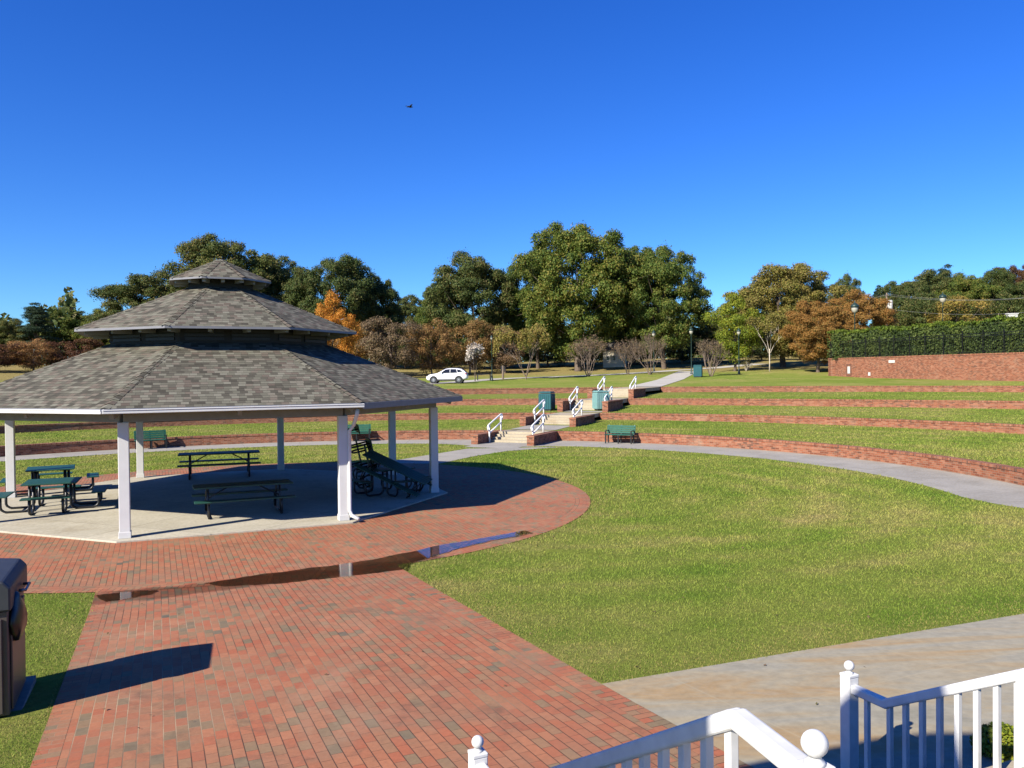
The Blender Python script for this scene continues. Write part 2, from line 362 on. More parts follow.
# ---------------------------------------------------------------- terrain
CX,CY=-5.,20.                                     # centre of the amphitheatre arcs
NX,NY=math.cos(R(114)),math.sin(R(114))           # along the brick path, away from the porch
MX,MY=NY,-NX                                      # across it, to the right
def t1(s): return 4.13-.15*min(max((14-s)/7.5,0),1)
def W_(s,t): return (NX*s+MX*t, NY*s+MY*t)
ZB={1:0.,2:.63,3:1.3,4:1.93}; WH={1:.50,2:.42,3:.46,4:.47}
def rk(k,th):
    x=th-1.2
    if k==1: x=min(max(x,-1.05),1.25); return .527*x**3-1.061*x*x+1.545*x+24.175
    if k==2: x=min(max(x,-.75),1.2); return 33.05+.35*x-.4*x*x
    if k==3: x=min(max(x,-.6),1.1); return -6.75*x**3+4.07*x*x-.51*x+39.98
    x=min(max(x,-.62),1.05); return 50.7-9.4*x
def sm(a,b,x):
    t=min(max((x-a)/(b-a),0),1); return t*t*(3-2*t)
def polar(x,y):
    q0,q1=x-CX,y-CY; th=math.atan2(q1,q0)
    if th<-math.pi/2: th+=2*math.pi
    return math.hypot(q0,q1),th
TH0,TH1=R(-32),R(212)
def z_in(x,y):
    s=NX*x+NY*y; a=14.4-s; return min(.07*(a+math.sqrt(a*a+.35))/2,.74)
def z_up(x,y,r,th):
    rho=max(r-rk(4,th),0.); g=.55+.45*(1-sm(R(62),R(94),th))
    return ZB[4]+WH[4]-.02+g*(.023*min(rho,20)+.045*min(max(rho-20,0),30))+.058*min(max(rho-52,0),45)+.004*min(max(rho-97,0),400)
def gz(x,y):
    r,th=polar(x,y)
    if th<TH0 or th>TH1 or r<rk(1,th): return z_in(x,y)
    for k in (1,2,3):
        a,b=rk(k,th),rk(k+1,th)
        if r<b: return ZB[k]+WH[k]-.02+(ZB[k+1]-ZB[k]-WH[k]+.02)*(r-a)/(b-a)
    return z_up(x,y,r,th)
def march(px,py,dz=0.):
    """ground point seen at an image position"""
    a=px-512; b=py-374; u=a*math.cos(ROLL)-b*math.sin(ROLL); v=a*math.sin(ROLL)+b*math.cos(ROLL)
    d=4.
    while d<400:
        x,y,z=u/F_*d,d,CAMZ-v/F_*d
        if z<gz(x,y)+dz: break
        d*=1.004
    return Vector((x,y,gz(x,y)))
def at_d(px,d):
    x=(px-512)/F_*d; return Vector((x,d,gz(x,d)))
def un(px,py,z=0.):
    a=px-512; b=py-374; u=a*math.cos(ROLL)-b*math.sin(ROLL); v=a*math.sin(ROLL)+b*math.cos(ROLL)
    d=F_*(CAMZ-z)/v; return (u/F_*d,d)
def gridmesh(name,P,mat,UV=None,kind='structure',smooth=True,parent=None):
    """P: rows of points"""
    n,m=len(P),len(P[0]); V=np.array(P,dtype=float).reshape(-1,3)
    i,j=np.meshgrid(np.arange(n-1),np.arange(m-1),indexing='ij'); a=(i*m+j).ravel()
    Fc=np.stack([a,a+1,a+m+1,a+m],1)
    # make normals face up
    p=V[Fc[len(Fc)//2]]; nz=np.cross(p[1]-p[0],p[2]-p[0])[2]
    if nz<0: Fc=Fc[:,::-1]
    uv=None if UV is None else np.array(UV,dtype=float).reshape(-1,2)
    o=link(name,npmesh(name,V,Fc,mat,uv,smooth),parent)
    if kind: tag(o,kind=kind)
    return o
# far ground to the horizon
gb=MB(); n=64
gb.add([(4000*math.cos(2*math.pi*k/n),4000*math.sin(2*math.pi*k/n),-.35) for k in range(n)],[tuple(range(n))])
tag(gb.build('ground',M['farlawn']),kind='structure')
# inner lawn
rows=[]
for i in range(0,361,2):
    th=R(-90+i)
    rm=rk(1,th)+.15 if TH0<=th<=TH1 else 34.
    rows.append([(CX+r*math.cos(th),CY+r*math.sin(th),z_in(CX+r*math.cos(th),CY+r*math.sin(th))) for r in np.linspace(.01,rm,70)])
gridmesh('lawn',rows,M['lawn'])
THS=[TH0+(TH1-TH0)*i/240 for i in range(241)]
for k in (1,2,3):
    rows=[]
    for th in THS:
        a,b=rk(k,th)+.2,rk(k+1,th)+.12
        rows.append([(CX+r*math.cos(th),CY+r*math.sin(th),ZB[k]+WH[k]-.02+(ZB[k+1]-ZB[k]-WH[k]+.02)*(r-a)/(b-a)) for r in np.linspace(a,b,10)])
    gridmesh('lawn_terrace',rows,M['lawn'])
rows=[]
rr=[.2]+list(np.arange(1.,60,1.))+list(np.arange(60,110,4))+[130,170,240,400,800,1800,3600]
for th in THS:
    row=[]
    for q in rr:
        r=rk(4,th)+q; x,y=CX+r*math.cos(th),CY+r*math.sin(th); row.append((x,y,z_up(x,y,r,th)))
    rows.append(row)
gridmesh('upper_lawn',rows,M['farlawn'])
# ---------------------------------------------------------------- paved sheets (each a few mm above the one below)
def strip(name,pts_l,pts_r,off,mat,nn=4,zf=gz):
    rows=[];uvr=[]; acc=0
    for i,(a,b) in enumerate(zip(pts_l,pts_r)):
        if i: acc+=math.dist(a,pts_l[i-1])
        w=math.dist(a,b); row=[];ur=[]
        for j in range(nn+1):
            t=j/nn; x=a[0]+(b[0]-a[0])*t; y=a[1]+(b[1]-a[1])*t
            row.append((x,y,zf(x,y)+off)); ur.append((acc,t*w))
        rows.append(row); uvr.append(ur)
    return gridmesh(name,rows,mat,uvr)
T0,T1=-.95,4.13; S0,S1=4.35,15.4
ss=[S0+(S1-S0)*i/90 for i in range(91)]
tm=lambda s,t: T0+(t-T0)*(t1(s)-T0)/(T1-T0)
rows=[[(*W_(s,tm(s,t)),z_in(*W_(s,tm(s,t)))+.006) for t in np.linspace(T0+.2,T1-.42,24)] for s in ss]
uvr=[[(s,t+20) for t in np.linspace(T0+.2,T1-.42,24)] for s in ss]
gridmesh('brick_path',rows,M['paver'],uvr)
for ta,tb,un_,nm in ((T0,T0+.2,(1,0),'path_border'),(T1-.42,T1-.21,(0,1),'path_border'),(T1-.21,T1,(1,0),'path_border')):
    rows=[[(*W_(s,tm(s,t)),z_in(*W_(s,tm(s,t)))+.0075) for t in (ta,(ta+tb)/2,tb)] for s in ss]
    # soldier course: bricks lie across the edge; the stretcher course runs along it
    uvr=[[((t-ta)/(tb-ta)*.2048,s) if un_==(1,0) else (s,(t-ta)/(tb-ta)*.2095+30) for t in (ta,(ta+tb)/2,tb)] for s in ss]
    gridmesh(nm,rows,M['paver'],uvr)
RX,RY,RR=-7.75,23.35,9.95
rows=[];uvr=[]
for i in range(145):
    a=2*math.pi*i/144; row=[];ur=[]
    for r in list(np.linspace(2.,RR-.42,20)):
        x,y=RX+r*math.cos(a),RY+r*math.sin(a); row.append((x,y,z_in(x,y)+.010)); ur.append((NX*x+NY*y+.07,MX*x+MY*y+20.03))
    rows.append(row);uvr.append(ur)
gridmesh('brick_plaza',rows,M['paver'],uvr)
for r0,r1,mode in ((RR-.42,RR-.21,0),(RR-.21,RR,1)):
    rows=[];uvr=[]
    for i in range(217):
        a=2*math.pi*i/216; row=[];ur=[]
        for r in (r0,(r0+r1)/2,r1):
            x,y=RX+r*math.cos(a),RY+r*math.sin(a); row.append((x,y,z_in(x,y)+.0115))
            ur.append((a*RR,(r-r0)+40) if mode==0 else ((r-r0)*.97,a*RR))
        rows.append(row);uvr.append(ur)
    gridmesh('plaza_border',rows,M['paver'],uvr)
# walkway along the lowest wall and its junction
def arc(th,r): return (CX+r*math.cos(th),CY+r*math.sin(th))
THW=[R(-30)+(R(205)-R(-30))*i/160 for i in range(161)]
def ww(th):                                       # walkway width
    return 2.95-.55*sm(R(60),R(100),th)+1.6*math.exp(-((math.degrees(th)-78)/6.5)**2)
strip('walkway',[arc(t,rk(1,t)) for t in THW],[arc(t,rk(1,t)-ww(t)) for t in THW],.006,M['walk'],4,z_in)
strip('walkway',[(-2.2,38.9),(-3.3,36.9),(-4.4,34.9),(-5.6,32.9)],[(2.4,39.3),(-.35,37.4),(-1.8,35.1),(-3.0,32.4)],.0085,M['walk'],5,z_in)
# patio beside the path
tt=[T1+.003+(17)*i/40 for i in range(41)]
tp=lambda s,t: t-(T1-t1(s))*max(0,1-(t-T1)/3)
rows=[[(*W_(s,tp(s,t)),z_in(*W_(s,tp(s,t)))+.006) for s in np.linspace(3.2,6.87-.062*(t-4.1),10)] for t in tt]
uvr=[[(s+3.6,t) for s in np.linspace(3.2,6.87-.062*(t-4.1),10)] for t in tt]
gridmesh('patio',rows,M['patio'],uvr)
pd=MB(); c=W_(9.45,-1.72); pd.box((*c,z_in(*c)-.02),(1.0,1.3,.09),R(24)); tag(pd.build('bin_pad',M['walk'],bevel=.01),kind='structure')
# puddles
def flat_poly(name,pts,z,mat):
    b=MB(); b.add([(x,y,z) for x,y in pts],[tuple(range(len(pts)))]); o=b.build(name,mat)
    p=o.data.polygons[0]
    if p.normal.z<0: o.data.flip_normals()
    return tag(o,kind='structure')
def rough(pts,k=5,amp=.05):
    out=[]; n=len(pts)
    for i in range(n):
        a,b=pts[i],pts[(i+1)%n]
        for j in range(k):
            t=j/k; out.append((a[0]+(b[0]-a[0])*t+random.uniform(-amp,amp)*(.3 if j==0 else 1),a[1]+(b[1]-a[1])*t+random.uniform(-amp,amp)))
    return out
PW=[(203,583.5),(225,580.5),(262,574.5),(300,569.5),(330,566),(372,560),(408,552.5),(440,545.5),(490,537),(525,531),(534,533),(516,537),(490,541),(466,547),(440,554.5),(412,563),(409,573),(385,575.5),(340,578),(310,580.5),(285,584),(255,585.5),(225,587)]
flat_poly('puddle',rough([un(x,y,.034) for x,y in PW],4,.035),.034,M['water'])
flat_poly('puddle',rough([un(x,y,.034) for x,y in [(94,596),(118,593),(140,591.5),(156,591),(150,595),(128,599),(104,603)]],4,.03),.034,M['water'])
# ---------------------------------------------------------------- terrace walls
FLIGHT=[]; ANG=66.8; EX,EY=math.cos(R(ANG)),math.sin(R(ANG)); AX,AY=EY,-EX      # stairs run along E; A points right
M1=(-.54,40.7)
for k in range(4):
    mx,my=M1[0]+EX*6.5*k,M1[1]+EY*6.5*k
    # distance to wall along E
    t=0
    while True:
        r,th=polar(mx+EX*t,my+EY*t)
        if r>=rk(k+1,th) or t>12: break
        t+=.05
    r,th=polar(mx+EX*t,my+EY*t); FLIGHT.append((mx,my,t,th))
HALF=1.36
def wall_seg(k,tha,thb,label):
    z0,h=ZB[k],WH[k]; n=max(8,int(abs(thb-tha)*60))
    mid=arc((tha+thb)/2,rk(k,(tha+thb)/2)); root=thing('terrace_wall',label,'wall',(*mid,z0),0,'curved brick terrace walls')
    bod=MB(); cap=MB(); W1=.30
    for b,zl,zh,ri,ro in ((bod,z0-.35,z0+h-.09,0,W1),(cap,z0+h-.088,z0+h,-.025,W1+.03)):
        P=[];U=[];acc=0;prev=None
        for i in range(n+1):
            th=tha+(thb-tha)*i/n; r=rk(k,th); p=arc(th,r)
            if prev: acc+=math.dist(p,prev)
            prev=p; a=arc(th,r+ri); c=arc(th,r+ro)
            P.append([(*a,zl),(*a,zh),(*c,zh),(*c,zl)]); U.append(acc)
        V=[q for row in P for q in row]; Fc=[];UV=[]
        for i in range(n):
            for j in range(4):
                j2=(j+1)%4; Fc.append((i*4+j,i*4+j2,i*4+4+j2,i*4+4+j))
                va,vb=((0,zh-zl),(0,ro-ri),(0,zh-zl),(0,.3))[j]
                if b is cap: UV.append([(va,U[i]),(vb,U[i]),(vb,U[i+1]),(va,U[i+1])])
                else: UV.append([(U[i],va),(U[i],vb),(U[i+1],vb),(U[i+1],va)])
        Fc+= [(0,1,2,3),(n*4+3,n*4+2,n*4+1,n*4)]; UV+=[[(0,0),(0,h),(W1,h),(W1,0)]]*2
        b.add(V,Fc,UV)
    bod.build('wall_body',M['brickwall'],root,True); cap.build('coping',M['brickwall'],root,True)
ORD={1:'lowest',2:'second lowest',3:'third',4:'topmost'}
for k in range(1,5):
    mx,my,t,th=FLIGHT[k-1]; g=(HALF+.1)/rk(k,th)
    wall_seg(k,TH0,th-g,ORD[k]+' curved red brick terrace wall to the right of the stairs')
    wall_seg(k,th+g,TH1,ORD[k]+' curved red brick terrace wall to the left of the stairs')
# stair flights, with cheek walls and hand rails
def uvbox(b,M4,sz):
    """box in local frame M4 with brick uv on its sides"""
    x,y,z=sz; c=[(-x/2,-y/2,0),(x/2,-y/2,0),(x/2,y/2,0),(-x/2,y/2,0),(-x/2,-y/2,z),(x/2,-y/2,z),(x/2,y/2,z),(-x/2,y/2,z)]
    V=[M4@Vector(p) for p in c]
    b.add(V,[(0,3,2,1),(4,5,6,7),(0,1,5,4),(1,2,6,5),(2,3,7,6),(3,0,4,7)],
     [[(0,0),(0,y),(x,y),(x,0)],[(0,0),(x,0),(x,y),(0,y)],[(0,0),(x,0),(x,z),(0,z)],[(0,0),(y,0),(y,z),(0,z)],[(0,0),(x,0),(x,z),(0,z)],[(0,0),(y,0),(y,z),(0,z)]])
RAILN=['lowest','second','third','topmost']
for k in range(4):
    mx,my,t,th=FLIGHT[k]; z0=gz(mx,my); ztop=ZB[k+1]+WH[k+1]; rise=ztop-z0
    def Q(a,e,z=0.): return Vector((mx+AX*a+EX*e,my+AY*a+EY*e,z))
    fl=thing('stair_flight',RAILN[k]+' flight of pale steps between two brick cheek walls','steps',(mx,my,z0),0,'terrace stair flights')
    ln=min(t+.5,3.6)
    for sgn in (-1,1):
        b=MB(); M4=Matrix.Translation(Q(sgn*(HALF+.19),ln/2,z0-.2))@Matrix.Rotation(R(ANG-90),4,'Z')
        uvbox(b,M4,(.38,ln,rise+.2-.08)); b.build('cheek_wall',M['brickwall'],fl,True)
        b=MB(); M4=Matrix.Translation(Q(sgn*(HALF+.19),ln/2,ztop-.078))@Matrix.Rotation(R(ANG-90),4,'Z')
        uvbox(b,M4,(.43,ln+.05,.085)); b.build('coping',M['brickwall'],fl,True,bevel=.008)
    ns=4; e0=1.45; rr_=rise/ns
    for i in range(ns):
        b=MB(); ea=e0+.36*i; eb=e0+.36*ns+.02 if i<ns-1 else t+.62
        b.box(Q(0,(ea+eb)/2,z0+rr_*(i+.5)-.06),(eb-ea,2*HALF-.004,rr_+.12-.004*(i==ns-1)),R(ANG))
        b.build('step',M['steps'],fl,True,bevel=.012)
    # sloping concrete landing up to the next flight
    if k<3:
        la=[Q(-HALF+.02,t+.9+q*(6.5-t-.9+.7)/8) for q in range(9)]; lb=[Q(HALF-.02,t+.9+q*(6.5-t-.9+.7)/8) for q in range(9)]
        strip('landing',[(p.x,p.y) for p in la],[(p.x,p.y) for p in lb],.012,M['walk'],4)
    f0=[Q(-HALF,-1.6+.3*q) for q in range(9)]; f1=[Q(HALF,-1.6+.3*q) for q in range(9)]
    if k==0: strip('landing',[(p.x,p.y) for p in f0],[(p.x,p.y) for p in f1],.011,M['walk'],4)
    for sgn in (-1,1):
        a=sgn*(HALF-.13); el,eu=1.15,e0+.36*ns-.25
        hr=thing('hand_rail','white metal hand rail on the %s side of the %s stair flight'%('left' if sgn<0 else 'right',RAILN[k]),'hand rail',Q(a,el,z0),0,'white hand rails on the stairs')
        zl,zu=z0+.02,z0+.02+rise*.92; r_=.042
        for e,zz in ((el,zl),(eu,zu)):
            b=MB(); b.tube([Q(a,e,zz-.03),Q(a,e,zz+.93)],r_,8); b.build('post',M['rail_white'],hr,True,True)
        for hh,nm in ((.95,'top_rail'),(.50,'mid_rail')):
            b=MB(); dz=(zu-zl)/(eu-el)
            p=[Q(a,el,zl+hh),Q(a,eu,zu+hh)]
            if nm=='top_rail':
                p=[Q(a,el,zl+hh-.32),Q(a,el-.16,zl+hh-.30),Q(a,el-.20,zl+hh-.14),Q(a,el-.10,zl+hh-.03)]+p+[Q(a,eu+.16,zu+hh-.01),Q(a,eu+.22,zu+hh-.12),Q(a,eu+.16,zu+hh-.26),Q(a,eu,zu+hh-.30)]
            b.tube(p,r_,8); b.build(nm,M['rail_white'],hr,True,True)
# white path from the topmost flight up across the lawn, and the far road
mx,my,t,th=FLIGHT[3]
def sweep(name,pts,w,off,mat):
    # catmull-rom through pts, then left/right offsets
    P=[Vector((p[0],p[1])) for p in pts]; P=[P[0]*2-P[1]]+P+[P[-1]*2-P[-2]]; C=[]
    for i in range(1,len(P)-2):
        for q in range(10):
            u=q/10; a,b_,c,d=P[i-1],P[i],P[i+1],P[i+2]
            C.append(.5*((2*b_)+(c-a)*u+(2*a-5*b_+4*c-d)*u*u+(3*b_-a-3*c+d)*u**3))
    C.append(P[-2]); l=[];r=[]
    for i,p in enumerate(C):
        tg=(C[min(i+1,len(C)-1)]-C[max(i-1,0)]).normalized(); nn=Vector((-tg.y,tg.x)); ww_=w/2 if not callable(w) else w(i/len(C))/2
        l.append(tuple(p+nn*ww_)); r.append(tuple(p-nn*ww_))
    return strip(name,l,r,off,mat,3)
p0=(mx+EX*(t+.6),my+EY*(t+.6))
pe=march(689,371.3); sweep('path',[p0]+[(p0[0]+(pe.x-p0[0])*q,p0[1]+(pe.y-p0[1])*q) for q in (.25,.5,.75,1.)],2.75,.03,M['path'])
sweep('road',[tuple(march(*q)[:2]) for q in ((-60,388),(150,388),(300,387),(400,385),(455,382.5),(500,379),(560,376.8),(620,374.2),(690,369.5),(760,364))],3.0,.03,M['path'])
# ---------------------------------------------------------------- pavilion
PX,PY=-8.73,24.18; ROT=R(.8)
def oc(r,k,z): a=R(-90+45*k)+ROT; return Vector((PX+r*math.cos(a),PY+r*math.sin(a),z))
slab=MB(); slab.prism([tuple(oc(6.75,k,0)[:2]) for k in range(8)],-.1,.05)
so_=slab.build('pavilion_floor',M['slab'],bevel=.01); tag(so_,kind='structure')
ul=so_.data.uv_layers.new(name='UVMap')
for li,l in enumerate(so_.data.loops):
    p=so_.data.vertices[l.vertex_index].co; ul.data[li].uv=((p.x-PX)*.92-(p.y-PY)*.38+1.6,(p.x-PX)*.38+(p.y-PY)*.92+1.6)
pav=thing('pavilion','large octagonal picnic pavilion with three-tiered shingle roof on white posts','pavilion',(PX,PY,.05))
RP=6.34; PZ=2.62
for k in range(8):
    b=MB(); c=oc(RP,k,0); a=R(-90+45*k)+ROT
    b.box((c.x,c.y,.05+(PZ-.05)/2),(.225,.225,PZ-.05),R(22.5))
    po=b.build('post',M['white'],pav,True,bevel=.012)
    b=MB(); b.box((c.x,c.y,.05+.07),(.255,.255,.14),R(22.5)); b.build('post_base',M['white'],po,bevel=.008)
b=MB()
for k in range(8):
    p,q=oc(RP,k,PZ+.11),oc(RP,k+1,PZ+.11); b.bar(p,q,.20,.22)
b.build('ring_beam',M['soffit'],pav,True)
b=MB()
for k in range(8):
    for r0,z0,r1,z1 in ((6.9,2.80,3.5,4.08),):
        b.bar(oc(r0,k,z0),oc(r1,k,z1),.1,.2)
        b.bar((oc(r0,k,z0)+oc(r0,k+1,z0))/2,(oc(r1,k,z1)+oc(r1,k+1,z1))/2,.09,.18)
b.build('rafters',M['soffit'],pav,True)
def rooftier(name,ro,zo,ri,zi,th,parent):
    """eight shingled slopes with underside and ridge caps"""
    b=MB()
    for k in range(8):
        A,B=oc(ro,k,zo),oc(ro,k+1,zo)
        C,D=oc(ri,k+1,zi),oc(ri,k,zi)
        ed=(B-A).normalized(); mid=(A+B)/2; up=((C+D)/2-mid).normalized()
        uv=lambda p:((p-A).dot(ed)+7*k,(p-mid).dot(up)+3*k)
        NS=1
        if ri<.02: b.cur=0; b.add([A,B,C],[(0,1,2)],[[uv(A),uv(B),uv(C)]])
        else: b.cur=0; b.add([A,B,C,D],[(0,1,2,3)],[[uv(A),uv(B),uv(C),uv(D)]])
        dz=Vector((0,0,-th)); b.cur=1
        b.add([A+dz,D+dz,C+dz,B+dz],[(0,1,2,3)])
        b.cur=2
        b.add([A+dz,B+dz,B,A],[(0,1,2,3)])
        b.cur=0
        # ridge cap of overlapping shingles along the hip
        hd=(D-A); n=max(6,int(hd.length/.22)); side=Vector((-math.sin(R(-90+45*k)+ROT),math.cos(R(-90+45*k)+ROT),0))
        for i in range(n):
            p=A+hd*(i/n); q=A+hd*min((i+1.18)/n,1.)
            w=.11; lift=Vector((0,0,.030)); lo=Vector((0,0,.012)); dn=Vector((0,0,-.035))
            V=[p+lift-dn*0,p+side*w+lift+dn,q+side*w+lo+dn,q+lo,p-side*w+lift+dn,q-side*w+lo+dn]
            u0=(i*.30+.01,k*9.0+.145*i); U=lambda a,c:(u0[0]+a,u0[1]+c)
            b.add(V,[(0,3,2,1),(0,4,5,3)],[[U(.02,.02),U(.27,.02),U(.27,.12),U(.02,.12)],[U(.02,.02),U(.02,.12),U(.27,.12),U(.27,.02)]])
    return b.build(name,[M['shingle'],M['soffit'],M['grey_trim']],parent,True)
r1=rooftier('lower_roof',7.2,2.95,3.10,4.54,.10,pav)
r2=rooftier('middle_roof',4.06,4.90,.92,6.23,.06,pav)
r3=rooftier('top_roof',1.52,6.44,.012,7.13,.05,pav)
def ringwall(name,r,z0,z1,mat,par,world=True):
    b=MB()
    for k in range(8):
        A,B,C,D=oc(r,k,z0),oc(r,k+1,z0),oc(r,k+1,z1),oc(r,k,z1)
        Ai,Bi,Ci,Di=[oc(r-.08,kk,z) for kk,z in ((k,z0),(k+1,z0),(k+1,z1),(k,z1))]
        b.add([A,B,C,D,Ai,Bi,Ci,Di],[(0,1,2,3),(5,4,7,6)])
    return b.build(name,mat,par,world)
ringwall('clerestory_wall',3.17,4.2,5.1,M['clere'],pav)
ringwall('cupola_wall',.97,6.0,6.6,M['clere'],pav)
# dark louvre panels and rafter tails of the clerestory
b=MB()
for k in range(8):
    for t0,t1 in ((.06,.46),(.54,.94)):
        A=oc(3.185,k,0)*(1-t0)+oc(3.185,k+1,0)*t0; B=oc(3.185,k,0)*(1-t1)+oc(3.185,k+1,0)*t1
        for i in range(3):
            z=4.62+.10*i; b.bar((A.x,A.y,z),(B.x,B.y,z),.03,.07)
b.build('louvre',M['plasticdark'],pav,True)
for rr0,rr1,zz,dz,n in ((3.2,3.80,4.84,.0,2),(.98,1.36,6.38,0,1)):
    for k in range(8):
        for i in range(n+1):
            b=MB(); t=i/(n+1); a=oc(rr0,k,zz)*(1-t)+oc(rr0,k+1,zz)*t; c=oc(rr1,k,zz)*(1-t)+oc(rr1,k+1,zz)*t; b.bar(a,c,.09,.13); b.build('rafter_tail',M['soffit'],pav,True)
# gutters: bright on the two near sides, thin grey eave board elsewhere
for k in range(8):
    b=MB(); A,B=oc(7.265,k,2.885),oc(7.265,k+1,2.885)
    if k in (0,7):
        ed=(B-A).normalized(); nn=Vector((ed.y,-ed.x,0))
        b.bar(A,B,.10,.085); b.bar(A+Vector((0,0,.035))+nn*.05,B+Vector((0,0,.035))+nn*.05,.03,.025)
        g=b.build('gutter',M['white'],pav,True,bevel=.012)
    else:
        A,B=oc(7.215,k,2.87),oc(7.215,k+1,2.87); b.bar(A,B,.035,.14); b.build('eave_board',M['grey_trim'],pav,True)
# downspout on the post by the path
b=MB(); c=oc(RP,1,0); e=oc(7.18,1,0); o_=Vector((.13,-.06,0))
b.tube([Vector((e.x-.12,e.y+.05,2.80)),Vector((e.x-.14,e.y+.05,2.66)),Vector((c.x+.30,c.y-.10,2.40)),Vector((c.x+.18,c.y-.06,2.24)),Vector((c.x+.17,c.y-.06,.30)),Vector((c.x+.22,c.y-.1,.18)),Vector((c.x+.42,c.y-.22,.10))],.048,8)
b.build('downspout',M['white'],pav,True,True)
# ceiling lining boards above
b=MB()
for k in range(8):
    b.add([oc(3.35,k,4.20),oc(3.35,k+1,4.20),Vector((PX,PY,4.20))],[(0,2,1)])
b.build('ceiling',M['soffit'],pav,True)
# ---------------------------------------------------------------- picnic tables
def long_table(label,loc,rz,group,scale=1.):
    t=thing('picnic_table',label,'picnic table',loc,rz,group); t.scale=(scale,)*3; Lh=1.22
    b=MB()
    for i in range(5): b.box((0,(i-2)*.152,.745),(2*Lh,.142,.04))
    b.build('table_top',M['green'],t,bevel=.008)
    for s in (-1,1):
        b=MB()
        for i in range(2): b.box((0,s*(.62+.145*i),.445),(2*Lh,.135,.04))
        b.build('bench_seat',M['green'],t,bevel=.008)
    for s in (-1,1):
        b=MB(); x=s*.88
        for q in (-1,1):
            b.tube([(x,q*.30,.72),(x,q*.36,.50),(x,q*.55,.03)],.028,8); 
        b.tube([(x,-.78,.415),(x,.78,.415)],.028,8); b.tube([(x,-.33,.715),(x,.33,.715)],.026,8)
        b.tube([(x,-.66,.03),(x,.66,.03)],.028,8)
        for q in (-1,1): b.tube([(x,q*.70,.42),(x,q*.70,.03)],.024,8)
        b.build('leg',M['black'],t,smooth=True)
        b=MB(); b.tube([(x,0,.43),(x-s*.5,0,.70)],.02,6); b.build('brace',M['black'],t,smooth=True)
    return t
def arcpts(c,r,a0,a1,ax,n=6):
    out=[]
    for i in range(n+1):
        a=R(a0+(a1-a0)*i/n); out.append(Vector(c)+Vector(ax)*(r*math.cos(a))+Vector((0,0,r*math.sin(a))))
    return out
def square_table(label,loc,rz,group):
    t=thing('picnic_table',label,'picnic table',loc,rz,group)
    b=MB(); b.box((0,0,.745),(1.14,1.14,.035)); b.build('table_top',M['green'],t,bevel=.012)
    b=MB(); b.tube([(0,0,.73),(0,0,.76)],.03,8); b.build('umbrella_hole',M['black'],t)
    for k in range(4):
        c,s=math.cos(k*math.pi/2),math.sin(k*math.pi/2)
        P=lambda x,y,z:(c*x-s*y,s*x+c*y,z)
        b=MB(); b.box(P(1.0,0,.445),(.30,1.0,.035),k*math.pi/2); b.build('bench_seat',M['green'],t,bevel=.012)
        # two bent pipes: from under the top, down to the floor and up to the seat
        for y in (-.33,.33):
            b=MB()
            pts=[P(.42,y,.73),P(.42,y,.22)]+[P(.56-.14*math.cos(R(a)),y,.17-.14*math.sin(R(a))) for a in (15,45,75,90)]+[P(.86+.14*math.sin(R(a)),y,.17-.14*math.cos(R(a))) for a in (0,25,55,80)]+[P(1.0,y,.24),P(1.0,y,.43)]
            b.tube(pts,.03,8); b.build('leg',M['black'],t,smooth=True)
    b=MB()
    for q in ((-.42,-.42),(.42,-.42)): b.tube([(q[0],q[1],.70),(-q[0],-q[1],.70)],.022,6)
    b.build('brace',M['black'],t,smooth=True)
    return t
GP='green picnic tables under the pavilion'
square_table('square green picnic table in sunlight just behind the left front post',(-12.6,21.95,.05),R(22.5),GP).scale=(1.16,1.16,1.)
square_table('square green picnic table behind the sunlit one, farthest left under the roof',(-14.5,25.2,.05),R(28),GP).scale=(1.16,1.16,1.)
long_table('long dark picnic table silhouetted against the lawn at the back of the pavilion',(-10.5,28.75,.05),R(20),GP,1.12)
long_table('long green picnic table in the shadow with one bench catching light',(-7.05,20.95,.05),R(24),GP,1.0)
t=square_table('dark square picnic table standing in shade beneath two tipped ones',(-3.75,24.3,.05),R(40),GP)
# a table tipped and leaning over it
def tipped(label,loc,eul,group):
    t=square_table(label,loc,0,group); t.rotation_euler=eul; return t
tt_=long_table('dark picnic table tipped up and leaning in the shade behind the downspout post',(-4.35,24.35,.62),0,GP,.86)
tt_.rotation_euler=(R(8),R(24),R(-12)); tt_.location=(-3.65,23.9,.30)
t5=square_table('dark square picnic table tipped on edge against the leaning one',(-4.5,24.6,.9),0,GP)
t5.rotation_euler=(R(6),R(78),R(25)); t5.location=(-5.0,24.7,1.02); t5.scale=(.9,.9,.9)
# ---------------------------------------------------------------- green benches on the walkway
def bench(label,loc,rz,group='green park benches along the walkway'):
    t=thing('park_bench',label,'bench',loc,rz,group)
    b=MB()
    for i in range(4): b.box((0,-.16+.115*i,.445),(1.52,.10,.035))
    b.build('seat',M['greenbench'],t,bevel=.006)
    b=MB()
    for i in range(4):
        z=.54+.105*i; b.box((0,.245+.028*i,z),(1.52,.032,.095),M=Matrix.Rotation(R(-14),3,'X'))
    b.build('backrest',M['greenbench'],t,bevel=.006)
    for x in (-.68,0,.68):
        b=MB(); b.bar((x,-.2,0),(x,-.2,.44 if x==0 else .64),.06,.06); b.bar((x,.22,0),(x,.22,.46),.06,.06); b.bar((x,.27,.44),(x,.40,.92),.05,.05)
        b.bar((x,-.22,.42),(x,.24,.42),.05,.04)
        if x: b.bar((x,-.24,.65),(x,.30,.65),.07,.035)
        b.build('leg_frame',M['black'],t,bevel=.006)
    return t
def wall_bench(px,off,label):
    # sits on the walkway with its back to the lowest wall
    u=(px-512)/F_; d=20.
    while True:
        r,th=polar(u*d,d)
        if r>rk(1,th)-off: break
        d+=.05
    x,y=arc(th,rk(1,th)-off); return bench(label,(x,y,z_in(x,y)+.008),th-math.pi/2)
